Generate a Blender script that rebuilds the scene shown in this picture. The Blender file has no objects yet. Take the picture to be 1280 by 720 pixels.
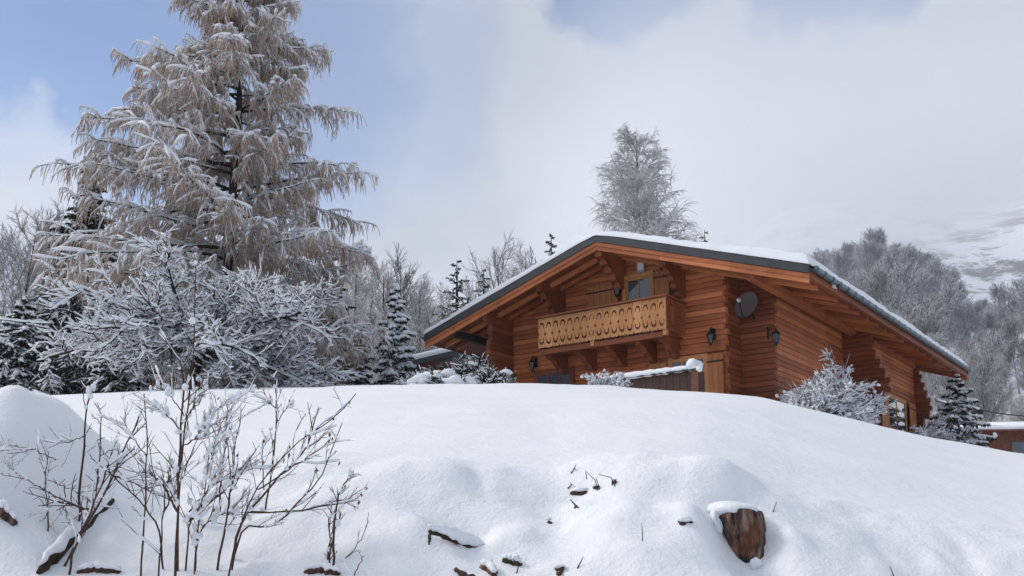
import bpy, bmesh, math, random
import numpy as np
from mathutils import Vector, Matrix

# ------------------------------------------------------------------ scene / camera
SC = bpy.context.scene
COL = SC.collection
F, CY, YH = 1195.0, 540.0, 690.0            # focal length, optical axis row, horizon row (1280 px wide frame)
TH = math.atan((YH - CY) / F)
cam_d = bpy.data.cameras.new('camera'); cam = bpy.data.objects.new('camera', cam_d); COL.objects.link(cam)
cam_d.sensor_width = 36; cam_d.lens = F / 1280 * 36; cam_d.shift_y = (CY - 360) / 1280
cam_d.clip_start = 0.05; cam_d.clip_end = 12000
cam.location = (0, 0, 0); cam.rotation_euler = (math.pi / 2 + TH, 0, 0)
SC.camera = cam
SC.view_settings.view_transform = 'Standard'; SC.view_settings.look = 'None'
SC.view_settings.gamma = 1; SC.view_settings.use_curve_mapping = False; SC.view_settings.exposure = 0.0
SC.render.engine = 'CYCLES'
cy = SC.cycles
cy.use_denoising = True; cy.max_bounces = 6; cy.diffuse_bounces = 3; cy.glossy_bounces = 2
cy.transmission_bounces = 2; cy.volume_bounces = 2; cy.transparent_max_bounces = 8
cy.use_adaptive_sampling = True; cy.adaptive_threshold = 0.015

def pt(x, y, dist):
    """a place in the world seen at photo pixel x, y, at a forward distance"""
    r = (x - 640) / F; u = (CY - y) / F
    return np.array([r, math.cos(TH) - u * math.sin(TH), math.sin(TH) + u * math.cos(TH)]) * dist

# ------------------------------------------------------------------ object helpers
def tag(o, label=None, cat=None, group=None, kind=None):
    if label: o['label'] = label
    if cat: o['category'] = cat
    if group: o['group'] = group
    if kind: o['kind'] = kind
    return o

def empty(name, loc=(0, 0, 0), rz=0.0, label=None, cat=None, group=None):
    o = bpy.data.objects.new(name, None); COL.objects.link(o)
    o.location = loc; o.rotation_euler = (0, 0, rz); o.empty_display_size = 0.2
    return tag(o, label, cat, group)

def link(name, me, mat, parent=None):
    o = bpy.data.objects.new(name, me); COL.objects.link(o)
    if mat is not None and not me.materials: me.materials.append(mat)
    if parent is not None: o.parent = parent
    return o

def copy_tree(o, parent=None):
    c = o.copy(); COL.objects.link(c)
    if parent is not None: c.parent = parent
    for ch in list(o.children): copy_tree(ch, c)
    return c

class Acc:
    """collects vertices and faces (numpy) and links them as ONE mesh"""
    def __init__(s): s.V = []; s.Q = []; s.T = []; s.A = []; s.n = 0
    def add(s, V, Q=None, T=None, a=0.0):
        V = np.asarray(V, dtype=np.float32).reshape(-1, 3)
        if Q is not None and len(Q): s.Q.append(np.asarray(Q, dtype=np.int32).reshape(-1, 4) + s.n)
        if T is not None and len(T): s.T.append(np.asarray(T, dtype=np.int32).reshape(-1, 3) + s.n)
        a = np.asarray(a, dtype=np.float32)
        s.A.append(np.broadcast_to(a, (len(V),)).astype(np.float32) if a.ndim == 0 else a.reshape(-1))
        s.V.append(V); s.n += len(V)
    def mesh(s, name, smooth=True):
        me = bpy.data.meshes.new(name)
        V = np.concatenate(s.V)
        Q = np.concatenate(s.Q) if s.Q else np.zeros((0, 4), np.int32)
        T = np.concatenate(s.T) if s.T else np.zeros((0, 3), np.int32)
        nl = Q.size + T.size
        me.vertices.add(len(V)); me.vertices.foreach_set('co', V.ravel())
        me.loops.add(nl); me.loops.foreach_set('vertex_index', np.concatenate([Q.ravel(), T.ravel()]).astype(np.int32))
        me.polygons.add(len(Q) + len(T))
        st = np.concatenate([np.arange(len(Q)) * 4, Q.size + np.arange(len(T)) * 3]).astype(np.int32)
        tot = np.concatenate([np.full(len(Q), 4), np.full(len(T), 3)]).astype(np.int32)
        me.polygons.foreach_set('loop_start', st); me.polygons.foreach_set('loop_total', tot)
        me.polygons.foreach_set('use_smooth', np.full(len(st), smooth, dtype=bool))
        at = me.attributes.new('tone', 'FLOAT', 'POINT'); at.data.foreach_set('value', np.concatenate(s.A))
        me.update(calc_edges=True); me.validate()
        return me
    def build(s, name, mat, parent=None, smooth=True):
        return link(name, s.mesh(name, smooth), mat, parent)
    # --- simple solids
    def box(s, a, b, tone=0.0):
        x0, y0, z0 = a; x1, y1, z1 = b
        V = [(x0,y0,z0),(x1,y0,z0),(x1,y1,z0),(x0,y1,z0),(x0,y0,z1),(x1,y0,z1),(x1,y1,z1),(x0,y1,z1)]
        s.add(V, [(0,3,2,1),(4,5,6,7),(0,1,5,4),(1,2,6,5),(2,3,7,6),(3,0,4,7)], a=tone)
    def beam(s, p, q, w, h, tone=0.0, up=(0, 0, 1)):
        p = np.array(p, float); q = np.array(q, float); t = q - p; t /= np.linalg.norm(t)
        sd = np.cross(t, up); sd /= np.linalg.norm(sd); u = np.cross(sd, t)
        V = []
        for c in (p, q):
            for a, b in ((-1,-1),(1,-1),(1,1),(-1,1)): V.append(c + sd * a * w / 2 + u * b * h / 2)
        s.add(V, [(0,1,2,3),(7,6,5,4),(0,4,5,1),(1,5,6,2),(2,6,7,3),(3,7,4,0)], a=tone)
    def prism(s, poly, axis, a0, a1, tone=0.0):
        """polygon given in the two remaining axes, extruded along axis"""
        n = len(poly); V = []
        for a in (a0, a1):
            for (i, j) in poly:
                V.append({0: (a, i, j), 1: (i, a, j), 2: (i, j, a)}[axis])
        Q = [(k, (k + 1) % n, n + (k + 1) % n, n + k) for k in range(n)]
        c0 = np.mean(np.array(V[:n]), 0); c1 = np.mean(np.array(V[n:]), 0)
        V += [c0, c1]
        T = [(2 * n, (k + 1) % n, k) for k in range(n)] + [(2 * n + 1, n + k, n + (k + 1) % n) for k in range(n)]
        s.add(V, Q, T, a=tone)
    def tubes(s, P, R, n=4, tone=0.0, cap=True, flat=1.0):
        """P (M,N,3) polylines, R (M,N) radii"""
        P = np.asarray(P, float); R = np.asarray(R, float); M, N, _ = P.shape
        if M == 0: return
        t = np.empty_like(P); t[:, 1:-1] = P[:, 2:] - P[:, :-2]; t[:, 0] = P[:, 1] - P[:, 0]; t[:, -1] = P[:, -1] - P[:, -2]
        t /= np.linalg.norm(t, axis=2, keepdims=True) + 1e-9
        ref = np.zeros((M, 1, 3)); tm = np.abs(P[:, -1] - P[:, 0]); k = np.argmin(tm, axis=1); ref[np.arange(M), 0, k] = 1
        a = np.cross(t, ref); a /= np.linalg.norm(a, axis=2, keepdims=True) + 1e-9
        b = np.cross(t, a)
        ang = np.arange(n) * 2 * math.pi / n
        off = a[:, :, None, :] * np.cos(ang)[None, None, :, None] + b[:, :, None, :] * np.sin(ang)[None, None, :, None]
        if flat != 1.0: off[..., 2] *= flat
        V = P[:, :, None, :] + off * R[:, :, None, None]
        base = (np.arange(M) * N * n)[:, None, None] + (np.arange(N - 1) * n)[None, :, None] + np.arange(n)[None, None, :]
        nxt = (np.arange(M) * N * n)[:, None, None] + (np.arange(N - 1) * n)[None, :, None] + ((np.arange(n) + 1) % n)[None, None, :]
        Q = np.stack([base, nxt, nxt + n, base + n], axis=-1).reshape(-1, 4)
        tone = np.asarray(tone, float)
        if tone.ndim == 1: tone = np.repeat(tone[:, None], N, 1)
        if tone.ndim == 2: tone = np.repeat(tone[:, :, None], n, 2).ravel()
        T = None
        if cap and n >= 3:
            e = (np.arange(M) * N * n) + (N - 1) * n; s0 = np.arange(M) * N * n
            T = np.concatenate([np.stack([e, e + i, e + i + 1], 1) for i in range(1, n - 1)] +
                               [np.stack([s0, s0 + i + 1, s0 + i], 1) for i in range(1, n - 1)])
        s.add(V.reshape(-1, 3), Q, T, a=tone)
    def poly(s, pts, r0, r1, n=6, tone=0.0):
        pts = np.array(pts, float)
        s.tubes(pts[None], np.linspace(r0, r1, len(pts))[None], n, tone)
    def blob(s, c, r, rng, rough=0.25, sq=(1, 1, 1), nu=10, nv=7, tone=0.0):
        """an uneven lump (closed)"""
        th = np.linspace(0, math.pi, nv); ph = np.arange(nu) * 2 * math.pi / nu
        d = np.stack([np.sin(th)[:, None] * np.cos(ph), np.sin(th)[:, None] * np.sin(ph), np.repeat(np.cos(th)[:, None], nu, 1)], -1)
        k1 = rng.normal(0, 2.0, (4, 3)); p1 = rng.uniform(0, 6.28, 4)
        m = 1 + rough * sum(np.sin(d @ k1[i] + p1[i]) for i in range(4)) / 2
        V = np.array(c) + d * m[..., None] * r * np.array(sq)
        i = np.arange(nv - 1)[:, None] * nu; j = np.arange(nu)[None]; j2 = (j + 1) % nu
        Q = np.stack([i + j, i + nu + j, i + nu + j2, i + j2], -1).reshape(-1, 4)
        s.add(V.reshape(-1, 3), Q, a=tone)

# ------------------------------------------------------------------ materials
def new_mat(name):
    m = bpy.data.materials.new(name); m.use_nodes = True
    nt = m.node_tree; b = nt.nodes['Principled BSDF']
    return m, nt, b
def N(nt, t, **kw):
    n = nt.nodes.new(t)
    for k, v in kw.items(): setattr(n, k, v)
    return n
def noise(nt, scale, detail=4, rough=0.55, vec=None):
    n = N(nt, 'ShaderNodeTexNoise'); n.inputs['Scale'].default_value = scale
    n.inputs['Detail'].default_value = detail; n.inputs['Roughness'].default_value = rough
    if vec is not None: nt.links.new(vec, n.inputs['Vector'])
    return n.outputs['Fac']
def coord(nt, which='Object', scale=None):
    c = N(nt, 'ShaderNodeTexCoord').outputs[which]
    if scale is None: return c
    mp = N(nt, 'ShaderNodeMapping'); mp.inputs['Scale'].default_value = scale
    nt.links.new(c, mp.inputs['Vector']); return mp.outputs['Vector']
def ramp(nt, fac, stops):
    r = N(nt, 'ShaderNodeValToRGB'); e = r.color_ramp.elements
    while len(e) < len(stops): e.new(0.5)
    for i, (p, c) in enumerate(stops): e[i].position = p; e[i].color = (*c, 1) if len(c) == 3 else c
    nt.links.new(fac, r.inputs['Fac']); return r.outputs['Color']
def mapr(nt, v, a, b, c=0.0, d=1.0):
    m = N(nt, 'ShaderNodeMapRange'); m.inputs[1].default_value = a; m.inputs[2].default_value = b
    m.inputs[3].default_value = c; m.inputs[4].default_value = d
    nt.links.new(v, m.inputs[0]); return m.outputs[0]
def mathn(nt, op, a, b=None):
    m = N(nt, 'ShaderNodeMath', operation=op)
    for i, v in enumerate((a, b)):
        if v is None: continue
        if isinstance(v, (int, float)): m.inputs[i].default_value = v
        else: nt.links.new(v, m.inputs[i])
    return m.outputs[0]
def mixc(nt, fac, a, b, mode='MIX'):
    m = N(nt, 'ShaderNodeMix', data_type='RGBA', blend_type=mode)
    for sock, v in ((m.inputs[0], fac), (m.inputs[6], a), (m.inputs[7], b)):
        if isinstance(v, (int, float)): sock.default_value = v
        elif isinstance(v, tuple): sock.default_value = (*v, 1)
        else: nt.links.new(v, sock)
    return m.outputs[2]
def bump(nt, b, h, strength, dist):
    n = N(nt, 'ShaderNodeBump'); n.inputs['Strength'].default_value = strength; n.inputs['Distance'].default_value = dist
    nt.links.new(h, n.inputs['Height']); nt.links.new(n.outputs[0], b.inputs['Normal'])
def attr(nt, name='tone'):
    a = N(nt, 'ShaderNodeAttribute'); a.attribute_name = name; return a.outputs['Fac']
def upness(nt):
    g = N(nt, 'ShaderNodeNewGeometry'); x = N(nt, 'ShaderNodeSeparateXYZ')
    nt.links.new(g.outputs['Normal'], x.inputs[0]); return x.outputs['Z'], g.outputs['Position']

SNOW = (0.84, 0.865, 0.91)
MAT = {}
def simple(name, col, rough=0.6, metal=0.0, var=0.0, scale=8):
    m, nt, b = new_mat(name)
    b.inputs['Roughness'].default_value = rough; b.inputs['Metallic'].default_value = metal
    if var:
        f = noise(nt, scale, 5, 0.6, coord(nt))
        nt.links.new(ramp(nt, f, [(0.3, tuple(c * (1 - var) for c in col)), (0.7, tuple(min(1, c * (1 + var)) for c in col))]), b.inputs['Base Color'])
    else: b.inputs['Base Color'].default_value = (*col, 1)
    MAT[name] = m; return m

def snow_ground():
    m, nt, b = new_mat('snow_ground')
    up, pos = upness(nt)
    c = ramp(nt, noise(nt, 0.9, 5, 0.6, pos), [(0.3, (0.83, 0.85, 0.895)), (0.7, (0.87, 0.89, 0.925))])
    nt.links.new(c, b.inputs['Base Color']); b.inputs['Roughness'].default_value = 0.75
    b.inputs['Specular IOR Level'].default_value = 0.25
    h = mathn(nt, 'ADD', mathn(nt, 'MULTIPLY', noise(nt, 7, 6, 0.6, pos), 0.8), mathn(nt, 'MULTIPLY', noise(nt, 60, 4, 0.65, pos), 0.22))
    bump(nt, b, h, 0.5, 0.06)
    return m
MAT['snow_ground'] = snow_ground()
def snow_loose():
    m, nt, b = new_mat('snow_loose')
    up, pos = upness(nt)
    b.inputs['Base Color'].default_value = (*SNOW, 1); b.inputs['Roughness'].default_value = 0.75
    b.inputs['Specular IOR Level'].default_value = 0.2
    bump(nt, b, noise(nt, 22, 5, 0.65, pos), 0.5, 0.03)
    return m
MAT['snow'] = snow_loose()

def frosted(name, base, base2, lo, hi, nscale=3.0, namp=0.6, frost=(0.78, 0.80, 0.85), rough=0.8, use_tone=0.0):
    """a surface with snow lying on what faces up: lo..hi of the normal's z, broken up by noise"""
    m, nt, b = new_mat(name)
    up, pos = upness(nt)
    nz = noise(nt, nscale, 4, 0.6, pos)
    v = mathn(nt, 'ADD', up, mathn(nt, 'MULTIPLY', mathn(nt, 'SUBTRACT', nz, 0.5), namp * 2))
    if use_tone: v = mathn(nt, 'ADD', v, mathn(nt, 'MULTIPLY', attr(nt), use_tone))
    f = mapr(nt, v, lo, hi)
    bc = ramp(nt, noise(nt, nscale * 5, 3, 0.6, pos), [(0.3, base), (0.7, base2)])
    if name.startswith('wood'):                      # trees of the wood differ in the colour of their twigs
        rn = N(nt, 'ShaderNodeObjectInfo').outputs['Random']
        bc = mixc(nt, mapr(nt, rn, 0.0, 1.0, 0.0, 0.5), bc, tuple(k * 0.5 for k in base)); f = mathn(nt, 'MULTIPLY', f, mapr(nt, rn, 0.2, 1.0, 1.0, 0.72))
    nt.links.new(mixc(nt, f, bc, frost), b.inputs['Base Color'])
    b.inputs['Roughness'].default_value = rough; b.inputs['Specular IOR Level'].default_value = 0.15
    MAT[name] = m; return m
frosted('bark', (0.022, 0.016, 0.013), (0.06, 0.045, 0.036), 0.75, 1.1, 4, 0.5)
frosted('twig_snowy', (0.035, 0.026, 0.022), (0.07, 0.055, 0.045), 0.15, 0.75, 3, 0.45)
frosted('twig_near', (0.05, 0.025, 0.02), (0.11, 0.065, 0.05), 0.85, 1.05, 14, 0.6)
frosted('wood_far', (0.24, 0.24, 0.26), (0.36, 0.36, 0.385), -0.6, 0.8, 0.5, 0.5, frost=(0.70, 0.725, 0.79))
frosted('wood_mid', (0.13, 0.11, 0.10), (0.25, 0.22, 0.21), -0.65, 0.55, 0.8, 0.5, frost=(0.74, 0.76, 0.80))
frosted('birch_twig', (0.42, 0.40, 0.385), (0.58, 0.56, 0.54), -1.0, 0.45, 1.5, 0.5, frost=(0.72, 0.73, 0.76))
frosted('spruce_needles', (0.008, 0.016, 0.014), (0.02, 0.034, 0.028), 0.25, 0.75, 1.7, 0.55, frost=(0.8, 0.82, 0.87))
frosted('spruce_snowy', (0.012, 0.022, 0.018), (0.028, 0.042, 0.035), -0.05, 0.5, 1.7, 0.55, frost=(0.8, 0.82, 0.87))
frosted('larch_needles', (0.37, 0.265, 0.20), (0.56, 0.45, 0.37), 0.18, 0.95, 2.0, 0.5, frost=(0.84, 0.83, 0.84), use_tone=1.0)

def log_wood(name, c0, c1, c2, axis):
    m, nt, b = new_mat(name)
    sc = [9, 9, 9]; sc[axis] = 0.9
    co = coord(nt, 'Object', sc)
    g = noise(nt, 2.2, 6, 0.65, co)
    big = noise(nt, 0.7, 3, 0.5, coord(nt))
    c = ramp(nt, g, [(0.25, c0), (0.5, c1), (0.78, c2)])
    tn = attr(nt)
    c = mixc(nt, mapr(nt, tn, -1, 1, 0.0, 0.6), c, tuple(k * 0.55 for k in c1))
    c = mixc(nt, mapr(nt, tn, -1.0, -0.4, 0.55, 0.0), c, tuple(min(1, k * 1.25) for k in c2))
    c = mixc(nt, mapr(nt, big, 0.42, 0.7, 0, 0.55), c, tuple(k * 0.6 for k in c0))
    kn = N(nt, 'ShaderNodeTexVoronoi'); kn.inputs['Scale'].default_value = 2.1
    sc2 = [3, 3, 3]; sc2[axis] = 0.8
    nt.links.new(coord(nt, 'Object', sc2), kn.inputs['Vector'])
    c = mixc(nt, mapr(nt, kn.outputs['Distance'], 0.05, 0.09, 0.7, 0.0), c, (0.06, 0.025, 0.012))
    nt.links.new(c, b.inputs['Base Color']); b.inputs['Roughness'].default_value = 0.55
    b.inputs['Specular IOR Level'].default_value = 0.3
    bump(nt, b, g, 0.25, 0.01)
    MAT[name] = m
WOOD = ((0.31, 0.084, 0.033), (0.49, 0.148, 0.055), (0.61, 0.235, 0.092))
log_wood('log_x', *WOOD, 0); log_wood('log_y', *WOOD, 1)
DARKW = ((0.17, 0.048, 0.022), (0.26, 0.075, 0.031), (0.34, 0.11, 0.044))  # dark beam wood; on recess, cross and wing walls it paints in their shade
log_wood('beam_shade_y', *DARKW, 1); log_wood('beam_shade_x', *DARKW, 0)
LIGHTW = ((0.47, 0.20, 0.075), (0.62, 0.29, 0.115), (0.70, 0.37, 0.16))
log_wood('board_z', *LIGHTW, 2); log_wood('shutter_z', (0.36, 0.125, 0.045), (0.47, 0.18, 0.065), (0.54, 0.23, 0.09), 2)
simple('flashing', (0.045, 0.050, 0.056), 0.45, 0.3, 0.15, 3)
simple('gutter_metal', (0.12, 0.17, 0.20), 0.4, 0.6, 0.25, 6)
simple('iron', (0.015, 0.015, 0.016), 0.5, 0.5)
simple('lantern_glass', (0.10, 0.11, 0.12), 0.15)
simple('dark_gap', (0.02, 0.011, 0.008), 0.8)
simple('dish_grey', (0.16, 0.15, 0.155), 0.5, 0.0, 0.1, 2)
simple('white_plastic', (0.75, 0.76, 0.78), 0.4)
simple('pale_plastic', (0.42, 0.43, 0.45), 0.4)
simple('brown_cladding', (0.05, 0.021, 0.015), 0.7, 0, 0.4, 12)
simple('shed_wood', (0.15, 0.05, 0.03), 0.7, 0, 0.35, 6)
simple('pipe_metal', (0.45, 0.36, 0.24), 0.35, 0.6, 0.2, 5)
simple('cable_black', (0.02, 0.02, 0.022), 0.6)
simple('dead_leaf', (0.17, 0.11, 0.05), 0.7, 0, 0.4, 30)
m, nt, b = new_mat('window_glass'); b.inputs['Base Color'].default_value = (0.05, 0.065, 0.085, 1)
b.inputs['Roughness'].default_value = 0.03; b.inputs['Specular IOR Level'].default_value = 1.0; b.inputs['Coat Weight'].default_value = 1.0
bump(nt, b, noise(nt, 1.5, 2, 0.5, coord(nt)), 0.12, 0.05); MAT['window_glass'] = m
def stump_mat():
    m, nt, b = new_mat('stump_bark')
    co = coord(nt, 'Object', (26, 26, 5))
    g = noise(nt, 1.3, 7, 0.7, co); v = N(nt, 'ShaderNodeTexVoronoi'); v.inputs['Scale'].default_value = 2.0
    nt.links.new(coord(nt, 'Object', (20, 20, 7)), v.inputs['Vector'])
    c = ramp(nt, g, [(0.38, (0.012, 0.009, 0.008)), (0.46, (0.06, 0.036, 0.028)), (0.53, (0.16, 0.095, 0.07)), (0.64, (0.34, 0.25, 0.20))])
    big = noise(nt, 5, 3, 0.5, coord(nt))
    c = mixc(nt, mapr(nt, big, 0.54, 0.66, 0, 0.55), c, (0.26, 0.075, 0.025))
    c = mixc(nt, mapr(nt, noise(nt, 7, 3, 0.5, coord(nt)), 0.60, 0.7, 0, 0.6), c, (0.035, 0.04, 0.014))
    nt.links.new(c, b.inputs['Base Color']); b.inputs['Roughness'].default_value = 0.85
    bump(nt, b, mathn(nt, 'ADD', g, mathn(nt, 'MULTIPLY', v.outputs['Distance'], 0.6)), 0.9, 0.03)
    MAT['stump_bark'] = m
stump_mat()

# ------------------------------------------------------------------ terrain
U_ = np.linspace(-2500, 3800, 1261)
def sm(us, vs, k=9):
    v = np.interp(U_, us, vs); w = np.hanning(k + 2)[1:-1]; w /= w.sum()
    return np.convolve(np.pad(v, k // 2, mode='edge'), w, 'valid')
CREST_ROW = sm([-600, 0, 30, 280, 480, 640, 750, 880, 960, 1080, 1160, 1230, 1280, 1700], [505, 494, 491, 484, 480, 477, 478, 487, 496, 526, 546, 559, 569, 600])
CREST_Y = sm([-600, 0, 640, 905, 1100, 1280, 1700], [27, 27, 23.5, 20.5, 22, 26, 30], 41)
BANK_ROW = sm([-600, 140, 480, 560, 640, 690, 730, 800, 880, 930, 960, 1000, 1100, 1200, 1280, 1800], [575, 578, 574, 575, 583, 586, 579, 571, 574, 588, 601, 613, 632, 650, 664, 690])
K2 = sm([-600, 700, 1000, 1700], [0.02, 0.02, 0.0045, 0.004], 41)
HILL_G = sm([700, 850, 1000, 1080, 1130, 1200, 1240, 1280, 1500, 2600], [0.0, 0.55, 0.86, 0.93, 0.96, 0.79, 0.73, 0.70, 0.74, 0.5], 15)
_prm = np.random.default_rng(3).permutation(512)
_gr = np.random.default_rng(4).uniform(-1, 1, 512)
def vnoise(x, y):
    xi = np.floor(x).astype(int); yi = np.floor(y).astype(int); fx = x - xi; fy = y - yi
    fx = fx * fx * (3 - 2 * fx); fy = fy * fy * (3 - 2 * fy)
    h = lambda a, b: _gr[_prm[(_prm[a & 511] + b) & 511]]
    return (h(xi, yi) * (1 - fx) + h(xi + 1, yi) * fx) * (1 - fy) + (h(xi, yi + 1) * (1 - fx) + h(xi + 1, yi + 1) * fx) * fy
def fbm(x, y, o=4, g=0.5):
    s = 0; a = 1.0
    for i in range(o): s = s + a * vnoise(x * 2 ** i + 17.3 * i, y * 2 ** i - 9.1 * i); a *= g
    return s
def sstep(v, a, b):
    t = np.clip((v - a) / (b - a), 0, 1); return t * t * (3 - 2 * t)
def smax(a, b, k):
    h = np.clip(0.5 + 0.5 * (a - b) / k, 0, 1); return b * (1 - h) + a * h + k * h * (1 - h)
YE = 5.0
def bump2(x, y, px, row, dist, sx, sy, h):
    c = pt(px, row, dist); return h * np.exp(-((x - c[0]) / sx) ** 2 - ((y - c[1]) / sy) ** 2)
def height(x, y):
    x = np.asarray(x, float); y = np.asarray(y, float)
    yy = np.maximum(y, 1.5)
    u = np.clip(640 + 1204 * x / yy, -2400, 3700)
    L = lambda a: np.interp(u, U_, a)
    ec = (YH - L(CREST_ROW)) / 1204; yc = L(CREST_Y); eb = (YH - L(BANK_ROW)) / 1204
    # meadow up to the crest, then the plateau behind it
    k = (ec * 6.5 - (eb - 0.034) * 6.5) / (yc - 6.5) ** 2
    k2 = L(K2); up = ec * yy - k * (yc - yy) ** 2
    t = np.minimum(yy - yc, ec / (2 * k2)); dn = ec * yc + ec * np.maximum(t, 0) - k2 * np.maximum(t, 0) ** 2
    field = np.where(yy < yc, up, dn)
    field = field + 0.05 * fbm(x * 0.35, y * 0.35, 3) * sstep(yy, 6, 10) * (1 - sstep(yy, 60, 90)) + 0.008 * fbm(x * 1.6, y * 2.6, 3) * sstep(yy, 6, 9)
    # bank beside the road
    ze = eb * YE
    d = np.maximum(YE - yy, 0); e = np.maximum(yy - YE, 0)
    bank = ze - 0.50 * (np.sqrt(d * d + 0.012) - 0.11) * (1 - sstep(d, 1.6, 3.2) * 0.25) - 0.9 * e ** 2 - 0.16 * e
    z = smax(bank, field, 0.025)
    near = (1 - sstep(yy, 5.5, 8.0)); face = near * sstep(yy, 3.2, 3.8)
    z = z + near * (0.040 * fbm(x * 1.1 + 5, y * 1.1, 2) + 0.014 * fbm(x * 4, y * 4, 3))
    z = z + bump2(x, y, 20, 520, 4.35, 0.26, 0.55, 0.50) + bump2(x, y, -140, 520, 4.4, 0.40, 0.6, 0.52)
    z = z + bump2(x, y, 850, 600, 4.68, 0.34, 0.26, 0.095) + bump2(x, y, 760, 600, 4.72, 0.2, 0.25, 0.045) + bump2(x, y, 560, 610, 4.6, 0.28, 0.25, 0.06) + bump2(x, y, 430, 620, 4.5, 0.22, 0.25, 0.04)
    z = z - bump2(x, y, 830, 594, 4.86, 0.10, 0.05, 0.035) - bump2(x, y, 722, 622, 4.55, 0.12, 0.12, 0.06) + bump2(x, y, 790, 690, 4.1, 0.22, 0.16, 0.07) + bump2(x, y, 640, 700, 4.0, 0.14, 0.14, 0.05)
    z = z - bump2(x, y, 690, 645, 4.4, 0.11, 0.18, 0.05) - bump2(x, y, 936, 700, 4.02, 0.12, 0.22, 0.20) + bump2(x, y, 866, 695, 4.06, 0.10, 0.17, 0.10) + bump2(x, y, 992, 690, 4.12, 0.09, 0.16, 0.07)
    z = z - bump2(x, y, 576, 692, 4.06, 0.12, 0.09, 0.14) + bump2(x, y, 525, 705, 3.98, 0.15, 0.13, 0.05) + bump2(x, y, 1040, 680, 4.3, 0.3, 0.25, 0.04) + bump2(x, y, 905, 628, 4.50, 0.26, 0.13, 0.11)
    z = z + face * (1 - sstep(yy, 4.5, 5.0)) * 0.055 * (np.abs(fbm(x * 2.1 + 3, y * 2.1, 3)) - 0.35)
    # road
    z = np.where(y < 2.2, z * sstep(y, 0.9, 2.2) + (-1.6) * (1 - sstep(y, 0.9, 2.2)), z)
    # wooded slope and mountain
    r = np.hypot(x, y); g = L(HILL_G)
    hz = np.interp(r, [0, 62, 90, 160, 260, 330, 480, 700], [0, 0, 6.5, 34, 71, 74, 76, 95])
    hill = g * hz + sstep(r, 60, 120) * 2.0 * fbm(x * 0.03, y * 0.03, 3)
    mw = sstep(u, 560, 1000) * (1 - 0.5 * sstep(u, 1500, 2600))
    mt = np.interp(r, [0, 420, 700, 1100, 1700, 2600], [0, 0, 95, 290, 460, 480]) * mw
    mt = mt + mw * sstep(r, 420, 800) * (18 * fbm(x * 0.006, y * 0.006, 3, 0.5))
    far = np.where(y > 0, hill + mt, 0)
    return z + far * sstep(y, 20, 60)
def hit(px, row, d0=2.4, d1=60.0):
    """forward distance at which the snow is seen at a photo pixel"""
    d = np.concatenate([np.arange(d0, 9, 0.01), np.arange(9, d1, 0.1)]); q = pt(px, row, 1.0)[None] * d[:, None]
    b = height(q[:, 0], q[:, 1]) >= q[:, 2]
    return float(d[np.argmax(b)]) if b.any() else 4.0
def ground(x, y): return float(height(np.array([x]), np.array([y]))[0])

def axis(lo_dense, hi_dense, step, lo, hi, grow=1.075, cap=40):
    c = list(np.arange(lo_dense, hi_dense, step))
    s = step; v = c[-1]
    while v < hi: s = min(s * grow, cap); v += s; c.append(v)
    s = step; v = c[0]
    while v > lo: s = min(s * grow, cap); v -= s; c.insert(0, v)
    return np.array(c)
def make_ground():
    xs = axis(-3.0, 3.6, 0.03, -2600, 3000); ys = axis(2.4, 6.4, 0.03, -300, 3000)
    X, Y = np.meshgrid(xs, ys); Zz = height(X, Y)
    a = Acc(); nx, ny = len(xs), len(ys)
    i = np.arange(ny - 1)[:, None] * nx; j = np.arange(nx - 1)[None]
    Q = np.stack([i + j, i + j + 1, i + nx + j + 1, i + nx + j], -1)
    a.add(np.stack([X, Y, Zz], -1), Q)
    o = a.build('snowy_ground', None); tag(o, kind='structure')
    m = MAT['snow_ground']; nt = m.node_tree; b = nt.nodes['Principled BSDF']
    # bare rock and scrub showing through on the far mountain only where it is steep or wind-blown
    up, pos = upness(nt)
    ln = N(nt, 'ShaderNodeVectorMath', operation='LENGTH'); nt.links.new(pos, ln.inputs[0])
    farm = mapr(nt, ln.outputs['Value'], 380, 520)
    mp = N(nt, 'ShaderNodeMapping'); mp.inputs['Scale'].default_value = (0.7, 0.45, 1.3); nt.links.new(pos, mp.inputs['Vector'])
    n1 = noise(nt, 0.03, 11, 0.78, mp.outputs['Vector'])
    f = mathn(nt, 'MULTIPLY', farm, mapr(nt, n1, 0.49, 0.57, 0.0, 0.85))
    old = b.inputs['Base Color'].links[0].from_socket
    nt.links.new(mixc(nt, f, old, (0.17, 0.165, 0.17)), b.inputs['Base Color'])
    o.data.materials.append(m)
make_ground()

# ------------------------------------------------------------------ tree machinery
def norm(v): return v / (np.linalg.norm(v, axis=-1, keepdims=True) + 1e-9)
def grow(p0, d0, L, n, rng, trop=(0, 0, 0), wig=0.1):
    p0 = np.atleast_2d(p0).astype(float); d = norm(np.atleast_2d(d0).astype(float)); M = len(p0)
    P = np.zeros((M, n, 3)); P[:, 0] = p0; L = np.broadcast_to(L, (M,)); tr = np.array(trop, float)
    for i in range(1, n):
        d = norm(d + tr / (n - 1) + wig * rng.normal(0, 1, (M, 3)))
        P[:, i] = P[:, i - 1] + d * (L / (n - 1))[:, None]
    return P
def at(P, t):
    """P (M,N,3), t (M,k) -> positions, tangents (M,k,3)"""
    Nn = P.shape[1]; f = np.clip(t, 0, 0.9999) * (Nn - 1); i = f.astype(int); w = (f - i)[..., None]
    m = np.arange(len(P))[:, None]; a = P[m, i]; b = P[m, i + 1]
    return a * (1 - w) + b * w, norm(b - a)
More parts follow.
